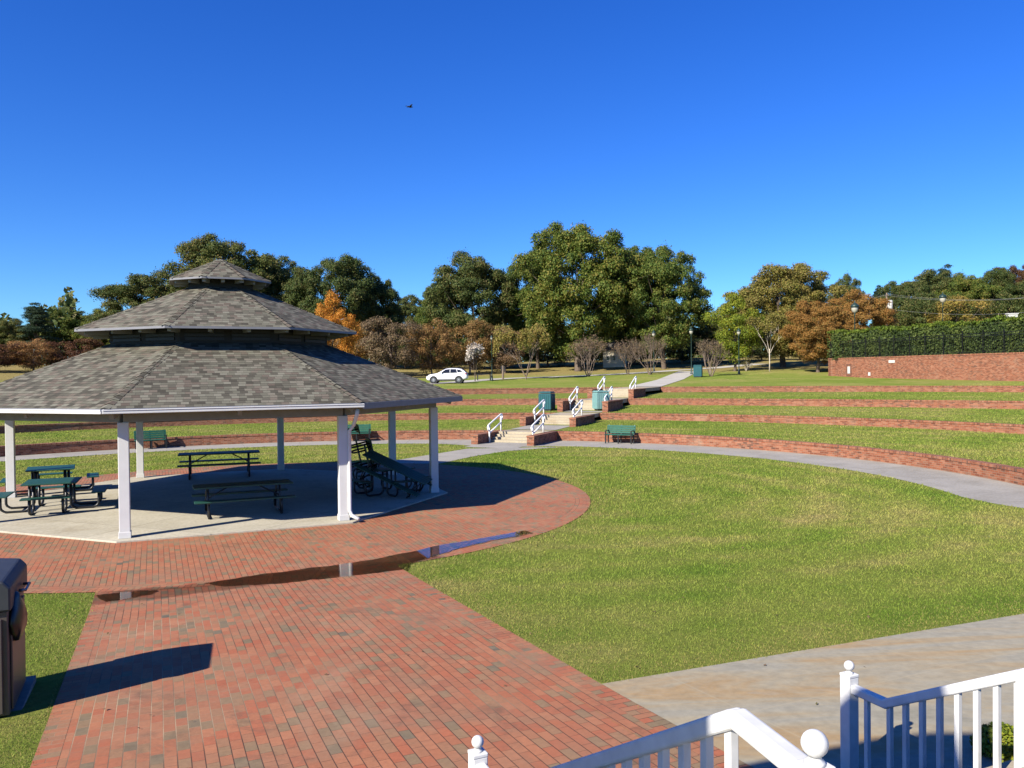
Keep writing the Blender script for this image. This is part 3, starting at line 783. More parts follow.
wall_bench(619,.62,'green slatted bench against the brick wall right of the stairs')
wall_bench(150,.62,'green bench against the wall seen behind the left rear pavilion post')
wall_bench(356,.62,'green bench on the walkway seen behind the downspout post')
# ---------------------------------------------------------------- waste bins
def box_bin(label,loc,rz,mat,w=.78,d=.78,h=1.32,group='square litter bins by the stairs and path'):
    t=thing('litter_bin',label,'bin',loc,rz,group)
    b=MB(); b.box((0,0,.08+(h-.22)/2),(w-.06,d-.06,h-.22)); b.build('body',mat,t,bevel=.01)
    b=MB()
    for s in (-1,1):
        for i in range(6):
            y=-w/2+.10+(w-.20)*i/5
            b.box((y,s*(d/2-.022),.08+(h-.26)/2),(.105,.02,h-.30)); b.box((s*(w/2-.022),y,.08+(h-.26)/2),(.02,.105,h-.30))
    b.build('slat_panel',mat,t)
    b=MB(); b.box((0,0,h-.085),(w,d,.05)); b.box((0,0,h-.03),(w-.12,d-.12,.06)); b.build('lid',mat,t,bevel=.015)
    b=MB(); b.box((0,0,.04),(w-.14,d-.14,.08)); b.build('plinth',M['plasticdark'],t)
    return t
p=march(547,410.5); box_bin('dark teal square bin beside the third hand rail, left of the stairs',p,R(-24),M['teal'],.92,.85,1.28)
p=march(601,410.2); box_bin('pale teal square bin facing the sun, right of the third stair flight',p,R(18),M['tealpale'],.92,.85,1.30)
p=march(698,377.2); box_bin('teal bin at the foot of the lamp post beside the white path',p,R(-20),M['teal'],.95,.95,1.38)
# large bin close to the porch
K=Vector(W_(9.42,-1.66)); bz=z_in(*K)+.03
nb=thing('litter_bin','large brown metal bin with dark hooded lid at the left edge of the picture','bin',(K.x,K.y,bz),R(24)); nb.scale=(1,1.42,1)
b=MB(); b.box((0,0,.52),(.72,.72,1.0)); b.build('body',M['binbody'],nb,bevel=.012)
b=MB()
for s in (-1,1):
    b.box((s*.372,-.02,.50),(.02,.58,.90)); b.box((-.02*s,s*.372,.50),(.58,.02,.90))
b.build('side_panel',M['binbody'],nb,bevel=.006)
b=MB(); pr=[(-.39,1.02),(.39,1.02),(.39,1.24),(.33,1.31),(-.10,1.36),(-.33,1.33),(-.39,1.22)]
V=[(x,-.39,z) for x,z in pr]+[(x,.39,z) for x,z in pr]; n=len(pr)
b.add(V,[tuple(range(n)),tuple(range(n,2*n))[::-1]]+[(i,n+i,n+(i+1)%n,(i+1)%n) for i in range(n)])
lid=b.build('lid',M['binlid'],nb,bevel=.02)
b=MB(); b.box((0,-.392,1.19),(.5,.012,.13)); b.build('opening',M['plasticdark'],lid)
b=MB(); b.tube([(.40,-.1,1.12),(.46,-.1,1.12),(.46,.1,1.12),(.40,.1,1.12)],.015,6); b.build('handle',M['alloy'],nb,smooth=True)
b=MB()
prof=[(.005,0),(.09,.03),(.14,.12),(.15,.22),(.12,.34),(.07,.42),(.055,.46),(.02,.48)]
b.lathe(prof,(.39,-.18,.66),14)
for i,v in enumerate(b.v):
    a=math.atan2(v[1]+.18,v[0]-.39); k=1+.12*math.sin(3*a+7*v[2])+.07*math.sin(5*a-9*v[2]); b.v[i]=(.39+(v[0]-.39)*k*.55,-.18+(v[1]+.18)*k,v[2])
bg=b.build('tied_bag',M['bag'],None,smooth=True); bg.parent=nb
# ---------------------------------------------------------------- lamp posts
def lamp(label,loc,h,col='black',globe=.19,group='black lamp posts'):
    t=thing('lamp_post',label,'street lamp',loc,0,group); m=M['lampgreen']; k=globe/.19
    b=MB(); b.lathe([(.17,0),(.17,.12),(.12,.2),(.11,.5),(.075,.6),(.06,1.0),(.05,h-.75*k),(.07,h-.72*k),(.09,h-.66*k),(.06,h-.62*k)],(0,0,0),12); b.build('post',m,t,smooth=True)
    b=MB(); b.lathe([(.07,h-.62*k),(globe*.8,h-.5*k),(globe,h-.36*k),(globe*.95,h-.22*k),(globe*.7,h-.14*k)],(0,0,0),14); b.build('globe',M['globe'],t,smooth=True)
    b=MB(); b.lathe([(globe*1.25,h-.26*k),(globe*1.15,h-.17*k),(globe*.75,h-.06*k),(.08,h+.0*k),(.04,h+.10*k),(.005,h+.16*k)],(0,0,0),14); b.build('cap',m,t,smooth=True)
    return t
p=march(691.5,374.5); d=p.y; lamp('black lamp post with white globe beside the white path and teal bin',p,CAMZ+(hz(692)-328)*d/F_-p.z,globe=.24)
p=march(492,381); d=p.y; lamp('black lamp post by the road between the parked car and the pale-trunked tree',p,CAMZ+(hz(492)-336)*d/F_-p.z,globe=.13)
p=at_d(739,96); lamp('lamp post among the small trees left of the white-trunked sapling',p,CAMZ+(hz(739)-329)*96/F_-p.z,globe=.22)
p=at_d(654,112); lamp('far lamp globe rising above the bare trees',p,CAMZ+(hz(654)-331)*112/F_-p.z,globe=.24)
# ---------------------------------------------------------------- big brick wall, fence and hedge on the right
BW=[]
for px,d in ((832,86.5),(840,84.5),(880,79),(925,73.5),(975,68.5),(1022,64.5),(1080,60),(1150,55),(1230,50.5),(1330,45)):
    BW.append(((px-512)/F_*d,d))
def resample(P,step=1.2):
    V=[Vector(p) for p in P]; Q=[V[0]*2-V[1]]+V+[V[-1]*2-V[-2]]; C=[]
    for i in range(1,len(Q)-2):
        for q in range(12):
            u=q/12; a,b_,c,d=Q[i-1],Q[i],Q[i+1],Q[i+2]
            C.append(.5*((2*b_)+(c-a)*u+(2*a-5*b_+4*c-d)*u*u+(3*b_-a-3*c+d)*u**3))
    C.append(V[-1]); return C
BC=resample(BW)
def offs(C,w):
    o=[]
    for i,p in enumerate(C):
        tg=(C[min(i+1,len(C)-1)]-C[max(i-1,0)]).normalized(); nn=Vector((-tg.y,tg.x)); 
        if nn.y<0: nn=-nn
        o.append(p+nn*w)
    return o
BTOP=4.93
wl=thing('retaining_wall','tall curved red brick retaining wall below the hedge on the right','wall',(BC[0].x,BC[0].y,2.8))
def lathwall(C,w0,w1,zl,zh,b,capuv=False):
    A,B=offs(C,w0),offs(C,w1); acc=0; U=[]
    for i,p in enumerate(C):
        if i: acc+=(p-C[i-1]).length
        U.append(acc)
    V=[];Fc=[];UV=[]
    for a,c in zip(A,B): V+=[(a.x,a.y,zl),(a.x,a.y,zh),(c.x,c.y,zh),(c.x,c.y,zl)]
    for i in range(len(C)-1):
        for j in range(4):
            j2=(j+1)%4; Fc.append((i*4+j,i*4+4+j,i*4+4+j2,i*4+j2))
            va,vb=((0,zh-zl),(0,w1-w0),(0,zh-zl),(0,.3))[j]
            if capuv: UV.append([(va,U[i]),(va,U[i+1]),(vb,U[i+1]),(vb,U[i])])
            else: UV.append([(U[i],va),(U[i+1],va),(U[i+1],vb),(U[i],vb)])
    n=len(C)-1; Fc+=[(0,1,2,3),(n*4+3,n*4+2,n*4+1,n*4)]; UV+=[[(0,0),(0,zh-zl),(w1-w0,zh-zl),(w1-w0,0)]]*2
    b.add(V,Fc,UV)
b=MB(); lathwall(BC,0,.4,1.6,BTOP-.12,b); b.build('wall_body',M['brickwall'],wl,True)
b=MB(); lathwall(BC,-.035,.44,BTOP-.118,BTOP,b,True); b.build('coping',M['brickwall'],wl,True)
# return of the wall at its left end
e0=BC[0]; e1=e0+Vector((4.1,9.)); RC=[e0+(e1-e0)*i/6+Vector((.1,.3)) for i in range(7)]
b=MB(); lathwall(RC,0,-.4,1.6,BTOP-.13,b); b.build('wall_return',M['brickwall'],wl,True)
# raised lawn behind it
ls=offs(BC,.42); far=[p+Vector((11.,24.)) for p in BC]
rows=[[(a.x+(c.x-a.x)*t,a.y+(c.y-a.y)*t,max(BTOP-.12+.02*t*26, gz(a.x+(c.x-a.x)*t,a.y+(c.y-a.y)*t)-.4 if t>.85 else 0)) for t in np.linspace(0,1,9)] for a,c in zip(ls,far)]
gridmesh('raised_lawn',rows,M['farlawn'])
def onwall(px):
    u=(px-512)/F_
    for i in range(len(BC)-1):
        a,c=BC[i],BC[i+1]
        if (a.x/a.y-u)*(c.x/c.y-u)<=0:
            t=(u-a.x/a.y)/((c.x/c.y)-(a.x/a.y)); p=a+(c-a)*t; tg=(c-a).normalized(); return p,math.atan2(tg.y,tg.x)
def plate(name,label,cat,px,py,w,h,mat,frame=None):
    p,a=onwall(px); z=CAMZ-(py-hz(px))*p.y/F_
    t=thing(name,label,cat,(p.x,p.y,z),a)
    s=-1 if math.sin(a-math.pi/2)<0 and math.cos(a)>0 else 1
    b=MB(); b.box((0,s*.03,0),(w,.05,h)); b.build('panel',mat,t,bevel=.006)
    if frame:
        b=MB(); fw=.1
        for q in (-1,1): b.box((q*(w/2+fw+.04),s*.02,0),(fw,.05,h+.5)); b.box((0,s*.02,q*(h/2+.20)),(w+.08,.05,fw))
        b.build('frame',M['darkbrick'],t)
    return t
plate('wall_plaque','white rectangular plaque in a dark brick frame near the left end of the retaining wall','plaque',849,370,.34,.72,M['plaque'],True)
plate('wall_plaque','small wide white plate high on the retaining wall','plaque',892,361.5,.80,.26,M['plaque'])
plate('wall_box','small pale utility box low on the retaining wall','utility box',869.5,374,.28,.34,M['plaque'])
# fence
fc=thing('metal_fence','black metal picket fence on top of the retaining wall in front of the hedge','fence',(BC[0].x,BC[0].y,BTOP))
FCn=offs(BC,.22); acc=0; last=-9; rails=MB(); pk=MB(); npost=0
dense=[]
for i in range(len(FCn)-1):
    a,c=FCn[i],FCn[i+1]; n=max(1,int((c-a).length/.16))
    for j in range(n): dense.append(a+(c-a)*j/n)
acc=0; nxt=0
for i,p in enumerate(dense):
    if i: acc+=(p-dense[i-1]).length
    if acc>=nxt and npost<60:
        bb=MB(); bb.box((p.x,p.y,BTOP+.98),(.06,.06,1.96)); bb.box((p.x,p.y,BTOP+1.98),(.11,.11,.04)); bb.build('fence_post',M['fence'],fc,True); npost+=1; nxt=acc+1.85
    else: pk.box((p.x,p.y,BTOP+.92),(.018,.018,1.72))
for z in (.14,1.5,1.72):
    for a,c in zip(FCn[:-1],FCn[1:]): rails.bar((a.x,a.y,BTOP+z),(c.x,c.y,BTOP+z),.03,.03)
rails.build('fence_rail',M['fence'],fc,True); pk.build('pickets',M['fence'],fc,True)
# hedge
def leafquads(P,Nn,size):
    """quads centred on P with normals Nn"""
    n=len(P); Nn=Nn/np.linalg.norm(Nn,axis=1,keepdims=True)
    r=rng.normal(size=(n,3)); t=np.cross(Nn,r); t/=np.linalg.norm(t,axis=1,keepdims=True)+1e-9; b=np.cross(Nn,t)
    s=(size*rng.uniform(.55,1.3,n))[:,None]; w=s*rng.uniform(.45,.8,n)[:,None]
    bend=Nn*(s*rng.uniform(-.25,.25,n)[:,None])
    V=np.stack([P-t*s*.5,P-b*w*.5+bend,P+t*s*.5,P+b*w*.5+bend],1).reshape(-1,3)
    return V,np.arange(4*n).reshape(-1,4)
hd=thing('hedge','long clipped dark green hedge behind the black fence','hedge',(BC[4].x,BC[4].y,BTOP))
Hc=offs(BC,1.35); seg=[(Hc[i],Hc[i+1]) for i in range(len(Hc)-1)]; lens=np.array([(c-a).length for a,c in seg]); cum=np.cumsum(lens)
N=70000; tpos=rng.uniform(0,cum[-1],N); ii=np.searchsorted(cum,tpos); ii=np.clip(ii,0,len(seg)-1)
A=np.array([[a.x,a.y] for a,c in seg]); Cc=np.array([[c.x,c.y] for a,c in seg]); fr=(1-(cum[ii]-tpos)/lens[ii])[:,None]
ctr=A[ii]*(1-fr)+Cc[ii]*fr; tg=(Cc-A)/lens[:,None]; nn=np.stack([-tg[:,1],tg[:,0]],1); nn[nn[:,1]<0]*=-1; nn=nn[ii]
side=rng.random(N); hh=2.78+.10*np.sin(tpos*.9)+.07*np.sin(tpos*2.3+1)+.06*np.sin(tpos*5.1)
lat=np.where(side<.55,-.75,np.where(side<.68,.75,rng.uniform(-.8,.8,N))); zz=np.where(side<.68,rng.uniform(0,1,N)**.9*hh,hh)
lat=lat+rng.normal(0,.09,N)+.10*np.sin(tpos*1.7+zz*2.2); zz=zz+rng.normal(0,.07,N)
P=np.column_stack([ctr+nn*lat[:,None],BTOP-.05+zz])
nrm=np.column_stack([nn*np.where(side<.68,np.sign(lat),0.)[:,None],np.where(side<.68,.15,1.)])+rng.normal(0,.55,(N,3))
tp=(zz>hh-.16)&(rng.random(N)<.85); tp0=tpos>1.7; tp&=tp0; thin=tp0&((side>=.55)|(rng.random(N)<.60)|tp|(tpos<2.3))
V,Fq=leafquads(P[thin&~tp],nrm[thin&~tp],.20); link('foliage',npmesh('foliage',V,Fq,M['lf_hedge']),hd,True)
V,Fq=leafquads(P[tp]+np.array([0,0,.03]),nrm[tp],.20); link('lit_top_leaves',npmesh('lit_top_leaves',V,Fq,M['lf_littop']),hd,True)  # top leaves coloured lighter to look sunlit
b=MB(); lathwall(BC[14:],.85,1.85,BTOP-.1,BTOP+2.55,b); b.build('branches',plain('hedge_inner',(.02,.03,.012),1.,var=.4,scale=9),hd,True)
# ---------------------------------------------------------------- trees
def envelope_clusters(kind,h,w,n,cr,seed):
    r=np.random.default_rng(seed); out=[]
    zc,zr=(h*.55,h*.45) if kind=='oak' else ((h*.52,h*.47) if kind=='vase' else (h*.6,h*.40))
    lob=[(r.uniform(0,6.28),r.uniform(.2,.9),r.uniform(.86,1.12)) for _ in range(9)]
    tries=0
    while len(out)<n and tries<9000:
        tries+=1
        d=r.normal(size=3); d/=np.linalg.norm(d); rad=r.uniform(.25,1)**.45
        k=1.
        az=math.atan2(d[1],d[0])
        for (a,e,f) in lob:
            c=math.cos(az-a)*math.cos(math.asin(d[2])-e*1.2+.4)
            if c>.72: k*=1+(f-1)*(c-.72)/.28
        if kind=='oak': wz=1. if d[2]>-.2 else .88
        elif kind=='vase': wz=.72+.32*(d[2]*.5+.5)
        else: wz=1.
        p=np.array([d[0]*w/2*rad*k*wz,d[1]*w/2*rad*k*wz,zc+d[2]*zr*rad*(.92+.08*k)])
        if p[2]<h*(.07 if kind=='vase' else .13): continue
        c=cr*r.uniform(.65,1.3)
        if any(np.linalg.norm(p-q[0])<.42*(c+q[1]) for q in out): continue
        out.append((p,c))
    return out
def crown_mesh(name,cl,nl,size,mat,seed,flat=.75,up=.35):
    global rng
    rng=np.random.default_rng(seed)
    cs=np.array([c for c,_ in cl]); rs=np.array([r for _,r in cl]); w=rs**2; w/=w.sum()
    i=rng.choice(len(cl),nl,p=w); d=rng.normal(size=(nl,3)); d/=np.linalg.norm(d,axis=1,keepdims=True)
    low=(d[:,2]<-.25)&(rng.random(nl)<.55); d[low,2]*=-1
    rad=rs[i]*rng.uniform(.12,1.,nl)**.42*(1+rng.normal(0,.12,nl)); fz=rng.random(nl)<.10; rad[fz]*=rng.uniform(1.,1.28,fz.sum())
    P=cs[i]+d*rad[:,None]*np.array([1,1,flat])
    Nn=d+rng.normal(0,.6,(nl,3))+np.array([0,0,up])
    V,Fq=leafquads(P,Nn,size); return npmesh(name,V,Fq,mat)
def trunk_mesh(name,cl,h,r0,mat,seed,nlimb=14,fork=.28,sides=7):
    r=np.random.default_rng(seed); b=MB()
    top=np.mean([c for c,_ in cl],0); pts=[(0,0,-.3),(0,0,.15)]; n=6; rad=[r0*1.5,r0*1.15]
    for i in range(1,n+1):
        t=i/n; pts.append((top[0]*t+r.normal(0,.012)*h,top[1]*t+r.normal(0,.012)*h,h*.72*t)); rad.append(r0*(1-.8*t))
    b.tube(pts,rad,sides)
    idx=r.permutation(len(cl))[:nlimb]
    for j in idx:
        c,cr=cl[j]; t=min(max(fork+.5*(c[2]/h-fork)*r.uniform(.5,1.1),fork),.9)
        k=t*n; i0=int(k); f=k-i0; i0=min(i0,n-1); A=np.array(pts[i0+1 if i0 else 1]); B=np.array(pts[min(i0+2,n+1)]); s=A+(B-A)*f
        mid=(s+c)/2+np.array([0,0,-.04*h*r.uniform(0,1)])+r.normal(0,.02*h,3)
        rr=r0*.42*(1-t*.6); b.tube([s,s*.6+mid*.4+np.array([0,0,.01*h]),mid,c],[rr,rr*.8,rr*.55,rr*.15],5)
        for _ in range(3):
            e=c+r.normal(0,1,3)*cr*.7; b.tube([mid*.3+c*.7,e],[rr*.3,rr*.08],3)
    return b.build(name,mat,None,smooth=True)
PROTO={}
def proto(key,h,w,ncl,cr,nl,leaf,mat,bark,r0,seed,kind='oak',nlimb=14,fork=.26,flat=.75):
    cl=envelope_clusters(kind,h,w,ncl,cr,seed)
    zs=np.array([c[2]+r*.7 for c,r in cl]); xs=np.array([c[0] for c,_ in cl]); rs=np.array([r for _,r in cl])
    PROTO[key]=dict(h=zs.max(),w=(xs+rs*.9).max()-(xs-rs*.9).min(),c=crown_mesh('crown',cl,nl,leaf,M[mat],seed,flat),t=None,cl=cl,arg=(h,r0,bark,seed,nlimb,fork),cx=((xs+rs*.9).max()+(xs-rs*.9).min())/2)
def tree(key,px,d,top,wpx,label,name='tree',cat='tree',group=None,rz=0.,mat=None,base=None):
    if base is None and group in (OG,RG,SG): d*=1.15
    p=at_d(px,d) if base is None else base; d=p.y
    P=PROTO[key]; Ht=CAMZ+(hz(px)-top)*d/F_-p.z; sz=Ht/P['h']; sx=wpx*d/F_/P['w']
    t=thing(name,label,cat,p,rz,group); t.scale=(sx,sx,sz)
    if P['t'] is None:
        h,r0,bark,seed,nl,fork=P['arg']; o=trunk_mesh('trunk',P['cl'],h,r0,M[bark],seed,nl,fork); P['t']=o.data; o.parent=t
    else: link('trunk',P['t'],t)
    c=link('crown',P['c'],t)
    if mat:
        key2=(key,mat)
        if key2 not in PROTO: me=P['c'].copy(); me.materials[0]=M[mat]; PROTO[key2]=me
        c.data=PROTO[key2]
    return t
proto('oakA',18,17,210,1.3,130000,.27,'lf_oak','bark',.45,11)
proto('oakB',18,16,190,1.3,115000,.27,'lf_oak','bark',.42,23)
proto('oakC',17,15,170,1.3,100000,.27,'lf_oak','bark',.40,35)
proto('small',7,7.5,48,.85,17000,.18,'lf_russet','barkgrey',.13,41,'vase',14,.14)
proto('smallB',7,7.5,44,.9,16000,.18,'lf_russet','barkgrey',.12,47,'vase',14,.12)
proto('maple',11,9,56,1.2,30000,.22,'lf_lime','bark',.22,53)
proto('sparse',6.5,6,26,.85,2600,.17,'lf_dry','barkpale',.14,59,'vase',24,.30)
def pine_proto():
    r=np.random.default_rng(5); cl=[]
    for i in range(46):
        t=r.uniform(.28,1); w=(1-t)*3.6+.7; a=r.uniform(0,6.28); q=r.uniform(.3,1)*w
        cl.append((np.array([q*math.cos(a),q*math.sin(a),17*t]),r.uniform(.8,1.5)))
    xs=np.array([c[0] for c,_ in cl]); PROTO['pine']=dict(h=17.6,w=8.4,c=crown_mesh('crown',cl,34000,.20,M['lf_pine'],5,.5),t=None,cl=cl,arg=(17,.25,'bark',5,14,.3),cx=0)
pine_proto()
SG='dark shrubs under the oaks'; OG='big oaks beyond the road'; RG='russet crepe myrtles along the road'; FG='far trees on the wooded hill'
T=tree
T('oakA',578,108,221,138,'largest oak, tall and broad with yellowing green crown in the middle','oak_tree',group=OG,rz=.4)
T('oakB',538,118,250,72,'green oak filling the gap left of the largest oak','oak_tree',group=OG,rz=2.)
T('oakC',664,106,244,88,'dark shaded oak to the right of the largest oak','oak_tree',group=OG,rz=1.2)
T('oakB',634,120,246,80,'oak joined behind the largest oak and the shaded one','oak_tree',group=OG,rz=4.)
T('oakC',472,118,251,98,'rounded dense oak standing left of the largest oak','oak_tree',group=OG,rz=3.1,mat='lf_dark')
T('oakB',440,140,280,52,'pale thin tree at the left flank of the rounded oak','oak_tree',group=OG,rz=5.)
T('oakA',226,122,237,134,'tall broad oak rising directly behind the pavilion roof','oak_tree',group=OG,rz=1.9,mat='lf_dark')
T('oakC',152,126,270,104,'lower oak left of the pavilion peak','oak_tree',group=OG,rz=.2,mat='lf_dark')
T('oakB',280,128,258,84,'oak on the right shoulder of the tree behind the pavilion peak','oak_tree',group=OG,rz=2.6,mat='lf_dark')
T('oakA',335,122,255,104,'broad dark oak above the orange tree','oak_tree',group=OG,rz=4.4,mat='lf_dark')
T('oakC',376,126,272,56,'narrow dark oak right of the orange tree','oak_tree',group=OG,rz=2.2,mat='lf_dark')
T('oakC',409,150,294,60,'small far oak in the low gap of the tree line','oak_tree',group=OG,rz=1.,mat='lf_dark')
T('pine',37,140,302,52,'dark pine with a ragged top at the far left','pine_tree',rz=.5)
T('oakC',10,142,318,56,'dark bushy tree left of the ragged pine','tree',rz=.7,mat='lf_dark')
T('oakB',78,160,310,84,'hazy mid green tree right of the ragged pine','tree',rz=1.7)
T('oakA',112,156,308,60,'pale green tree between the pine and the lower oak','tree',rz=3.)
T('oakB',-40,140,312,70,'dense tree beyond the left edge','tree',rz=3.)
T('maple',333,102,291,52,'bright orange maple glowing above the pavilion roof','maple_tree',rz=.6,mat='lf_flame')
for i,(px,d,top,w,lab,mt) in enumerate([
 (-12,98,340,66,'dark reddish crepe myrtle at the far left edge','lf_red'),(34,102,338,60,'russet crepe myrtle below the ragged pine',None),
 (74,104,338,58,'orange-tinged crepe myrtle touching the left roof edge','lf_red'),
 (352,104,318,58,'russet crepe myrtle just right of the pavilion roof','lf_orange'),(392,101,316,64,'wide brownish crepe myrtle right of the pavilion','lf_dry'),
 (432,103,318,58,'russet crepe myrtle behind the parked car',None),(470,107,320,54,'russet crepe myrtle behind the blossoming tree',None),
 (300,108,322,60,'olive crepe myrtle half hidden by the pavilion roof','lf_gold'),(505,108,326,46,'brownish crepe myrtle right of the road lamp','lf_dry')]):
    T(('small','smallB')[i%2],px,d,top,w,lab,'crepe_myrtle',group=RG,rz=i*1.3,mat=mt)
T('oakB',708,150,312,54,'dark tree in the gap between the shaded oak and the yellow-green maple','oak_tree',rz=1.,mat='lf_dark')
T('maple',735,104,293,62,'yellow-green maple beside the dark oak','maple_tree',rz=2.)
T('oakA',783,112,265,128,'tall golden tree with thinning crown','golden_tree',rz=2.9,mat='lf_gold')
b_=march(812,372.5); T('oakB',818,b_.y,300,72,'orange-brown tree whose dark trunk stands left of the brick wall','orange_tree',rz=.3,mat='lf_orange')
T('oakC',856,104,290,72,'orange-brown tree spreading behind the green-capped lamp','orange_tree',rz=4.,mat='lf_orange')
T('pine',820,150,275,26,'small dark pine peeping over the golden tree','pine_tree',rz=1.)
T('oakC',847,156,273,38,'round dark tree crown above the orange trees','tree',rz=1.,mat='lf_dark')
T('pine',878,160,284,22,'slim pine at the right of the orange trees','pine_tree',rz=2.2)
for i,(px,d,top,w,key,mt,lab) in enumerate([
 (905,150,280,52,'oakA','lf_dark','dark tree at the left end of the wooded hill'),(938,156,270,56,'oakB','lf_dark','tall green tree left of centre on the wooded hill'),
 (966,150,272,46,'oakC',None,'olive tree in the middle of the wooded hill'),(992,154,268,44,'oakA','lf_dark','broad tree right of centre on the wooded hill'),
 (1001,166,266,26,'pine','lf_red','narrow reddish treetop left of the last one on the hill'),(1022,160,264,34,'oakB','lf_red','reddish treetop at the right edge'),
 (1052,150,268,60,'oakC','lf_dark','dark tree beyond the right edge'),(945,172,263,26,'pine',None,'bluish pine rising highest on the wooded hill'),
 (925,140,292,44,'smallB','lf_dark','low dark tree above the middle of the hedge'),(958,138,294,46,'small','lf_gold','low olive tree above the hedge'),
 (1000,138,292,50,'smallB','lf_dark','low dark tree above the right part of the hedge'),(893,140,296,34,'small','lf_dark','low dark tree behind the white transformer'),(1040,138,290,60,'small','lf_dark','low dark tree at the right edge over the hedge')]):
    T(key,px,d,top,w*1.4,lab,'tree',group=FG,rz=i*1.1,mat=mt)
for i,(px,d,top,w,lab) in enumerate([(500,122,340,60,'low dark shrub under the rounded oak'),(548,124,338,62,'low dark shrub left under the largest oak'),(592,124,340,58,'low dark shrub centred under the largest oak'),
  (640,122,338,60,'low dark shrub behind the twin bare trees'),(682,120,336,58,'low dark shrub under the shaded oak'),(722,118,340,46,'low dark shrub under the yellow-green maple'),(762,118,340,50,'low dark shrub behind the white-trunked sapling'),(800,116,342,40,'low dark shrub under the golden tree'),(452,122,348,56,'low dark shrub behind the blossoming tree'),(405,122,348,60,'low dark shrub behind the pavilion roof edge')]):
    T(('smallB','small')[i%2],px,d,top,w,lab,'shrub','shrub',group=SG,rz=i*.9,mat='lf_dark')
# bare, many-stemmed crepe myrtles and pale-trunked saplings
def bare_mesh(h,w,seed,stems=7,r0=.06,levels=4):
    r=np.random.default_rng(seed); b=MB(); tips=[]
    def grow(p,d,l,rad,lv):
        n=p+d*l*.5+r.normal(0,.04*l,3); e=p+d*l+r.normal(0,.05*l,3); b.tube([p,n,e],[rad,rad*.85,rad*.65],4 if lv>1 else 3,False); tips.append((e,lv))
        if lv<=0: return
        for _ in range(3 if lv>1 else 3):
            nd=d+r.normal(0,.36,3)+np.array([0,0,.12]); nd/=np.linalg.norm(nd); grow(e,nd,l*r.uniform(.55,.8),rad*.6,lv-1)
    for i in range(stems):
        a=6.28*i/stems+r.uniform(-.3,.3); q=w/h*r.uniform(.25,.62); d=np.array([q*math.cos(a),q*math.sin(a),1.]); d/=np.linalg.norm(d)
        grow(np.array([.1*math.cos(a),.1*math.sin(a),-.1]),d,h*.33,r0,levels)
    return b,tips
def bare_tree(label,base,top,wpx,seed,px,leafmat_='lf_dry',nl=1500,bark='barkgrey',stems=7,trunkh=0.,r0=.055,name='crepe_myrtle',cat='tree',group='bare crepe myrtles',leaf=.13):
    d=base.y; Ht=CAMZ+(hz(px)-top)*d/F_-base.z; w=wpx*d/F_
    t=thing(name,label,cat,base,0,group)
    b,tips=bare_mesh(Ht-trunkh,w,seed,stems,r0)
    if trunkh:
        b.v=[(x,y,z+trunkh) for x,y,z in b.v]; tips=[(e+np.array([0,0,trunkh]),l) for e,l in tips]
        b.tube([(0,0,-.2),(.03,.02,trunkh*.5),(0,0,trunkh+.05)],[r0*2.2,r0*1.8,r0*1.7],7)
    zs=max(v[2] for v in b.v); xs=max(abs(v[0]) for v in b.v); sz=Ht/zs; sx=w/2/xs
    b.v=[(x*sx,y*sx,z*sz if z>trunkh else z) for x,y,z in b.v]
    b.build('trunk',M[bark],t,smooth=True)
    e=np.array([q for q,l in tips if l<=1]); e=e*np.array([sx,sx,sz]); global rng; rng=np.random.default_rng(seed)
    P=e[rng.integers(0,len(e),nl)]+rng.normal(0,.18,(nl,3)); V,Fq=leafquads(P,rng.normal(size=(nl,3)),leaf)
    link('crown',npmesh('crown',V,Fq,M[leafmat_]),t); return t
bare_tree('thin-leaved olive crepe myrtle with forked trunk right of the road lamp',march(526,379.5),325,64,3,526,'lf_gold',9000,'barkgrey',5,.5,.05,leaf=.22)
bare_tree('brown bare crepe myrtle left of the stairs path',march(588,376.5),334,44,4,588,'lf_dry',1500,leaf=.17)
bare_tree('wide bare crepe myrtle, the right one of the twin bare trees',march(650,374.6),333,50,8,650,'lf_dry',1100,stems=9,leaf=.16)
bare_tree('smaller bare crepe myrtle, the left one of the twin bare trees',march(628,374.5),336,36,9,628,'lf_dry',1000,stems=6,leaf=.16)
bare_tree('pinkish bare shrub left of the yellow-green maple trunk',at_d(711,92),338,34,12,711,'lf_dry',1500,stems=8,leaf=.16)
bare_tree('small grey bare tree beside the second lamp post',march(748,369.5),330,34,14,748,'lf_dry',900,stems=6,leaf=.16)
bare_tree('white-trunked sapling with sparse crown on the upper lawn',march(769.5,371.5),316,58,15,769,'lf_gold',8000,'barkpale',4,2.4,.032,'sapling','tree',None,.19)
bare_tree('narrow tree covered in white blossom behind the parked car',march(475,381.5),344,15,16,475,'lf_white',1100,'bark',3,.7,.06,'blossom_tree','tree',None,.22)
bare_tree('low bare sapling in the bright grass left of the white-trunked one',march(746,371),360,10,19,746,'lf_gold',250,'barkpale',4,.2,.03,'sapling','tree',None,.12)
bare_tree('tiny staked sapling just right of the teal bin',march(710,374),361,7,21,710,'lf_gold',160,'barkpale',3,.3,.03,'sapling','tree',None,.12)
# distant belt of woods closing the horizon
N=120000; th=rng.uniform(R(20),R(160),N); dd=rng.uniform(175,215,N); x=dd*np.cos(th); y=dd*np.sin(th)
hmax=9+3*np.sin(th*37)+2*np.sin(th*91+1)+1.5*np.sin(th*210); z0=np.array([gz(a,c) for a,c in zip(x,y)]); zz=rng.uniform(0,1,N)**.8*hmax
V,Fq=leafquads(np.column_stack([x,y,z0+zz]),rng.normal(size=(N,3))+np.array([-.4,-.5,.4]),1.15)
tag(link('far_woods',npmesh('far_woods',V,Fq,M['lf_dark'])),kind='stuff')
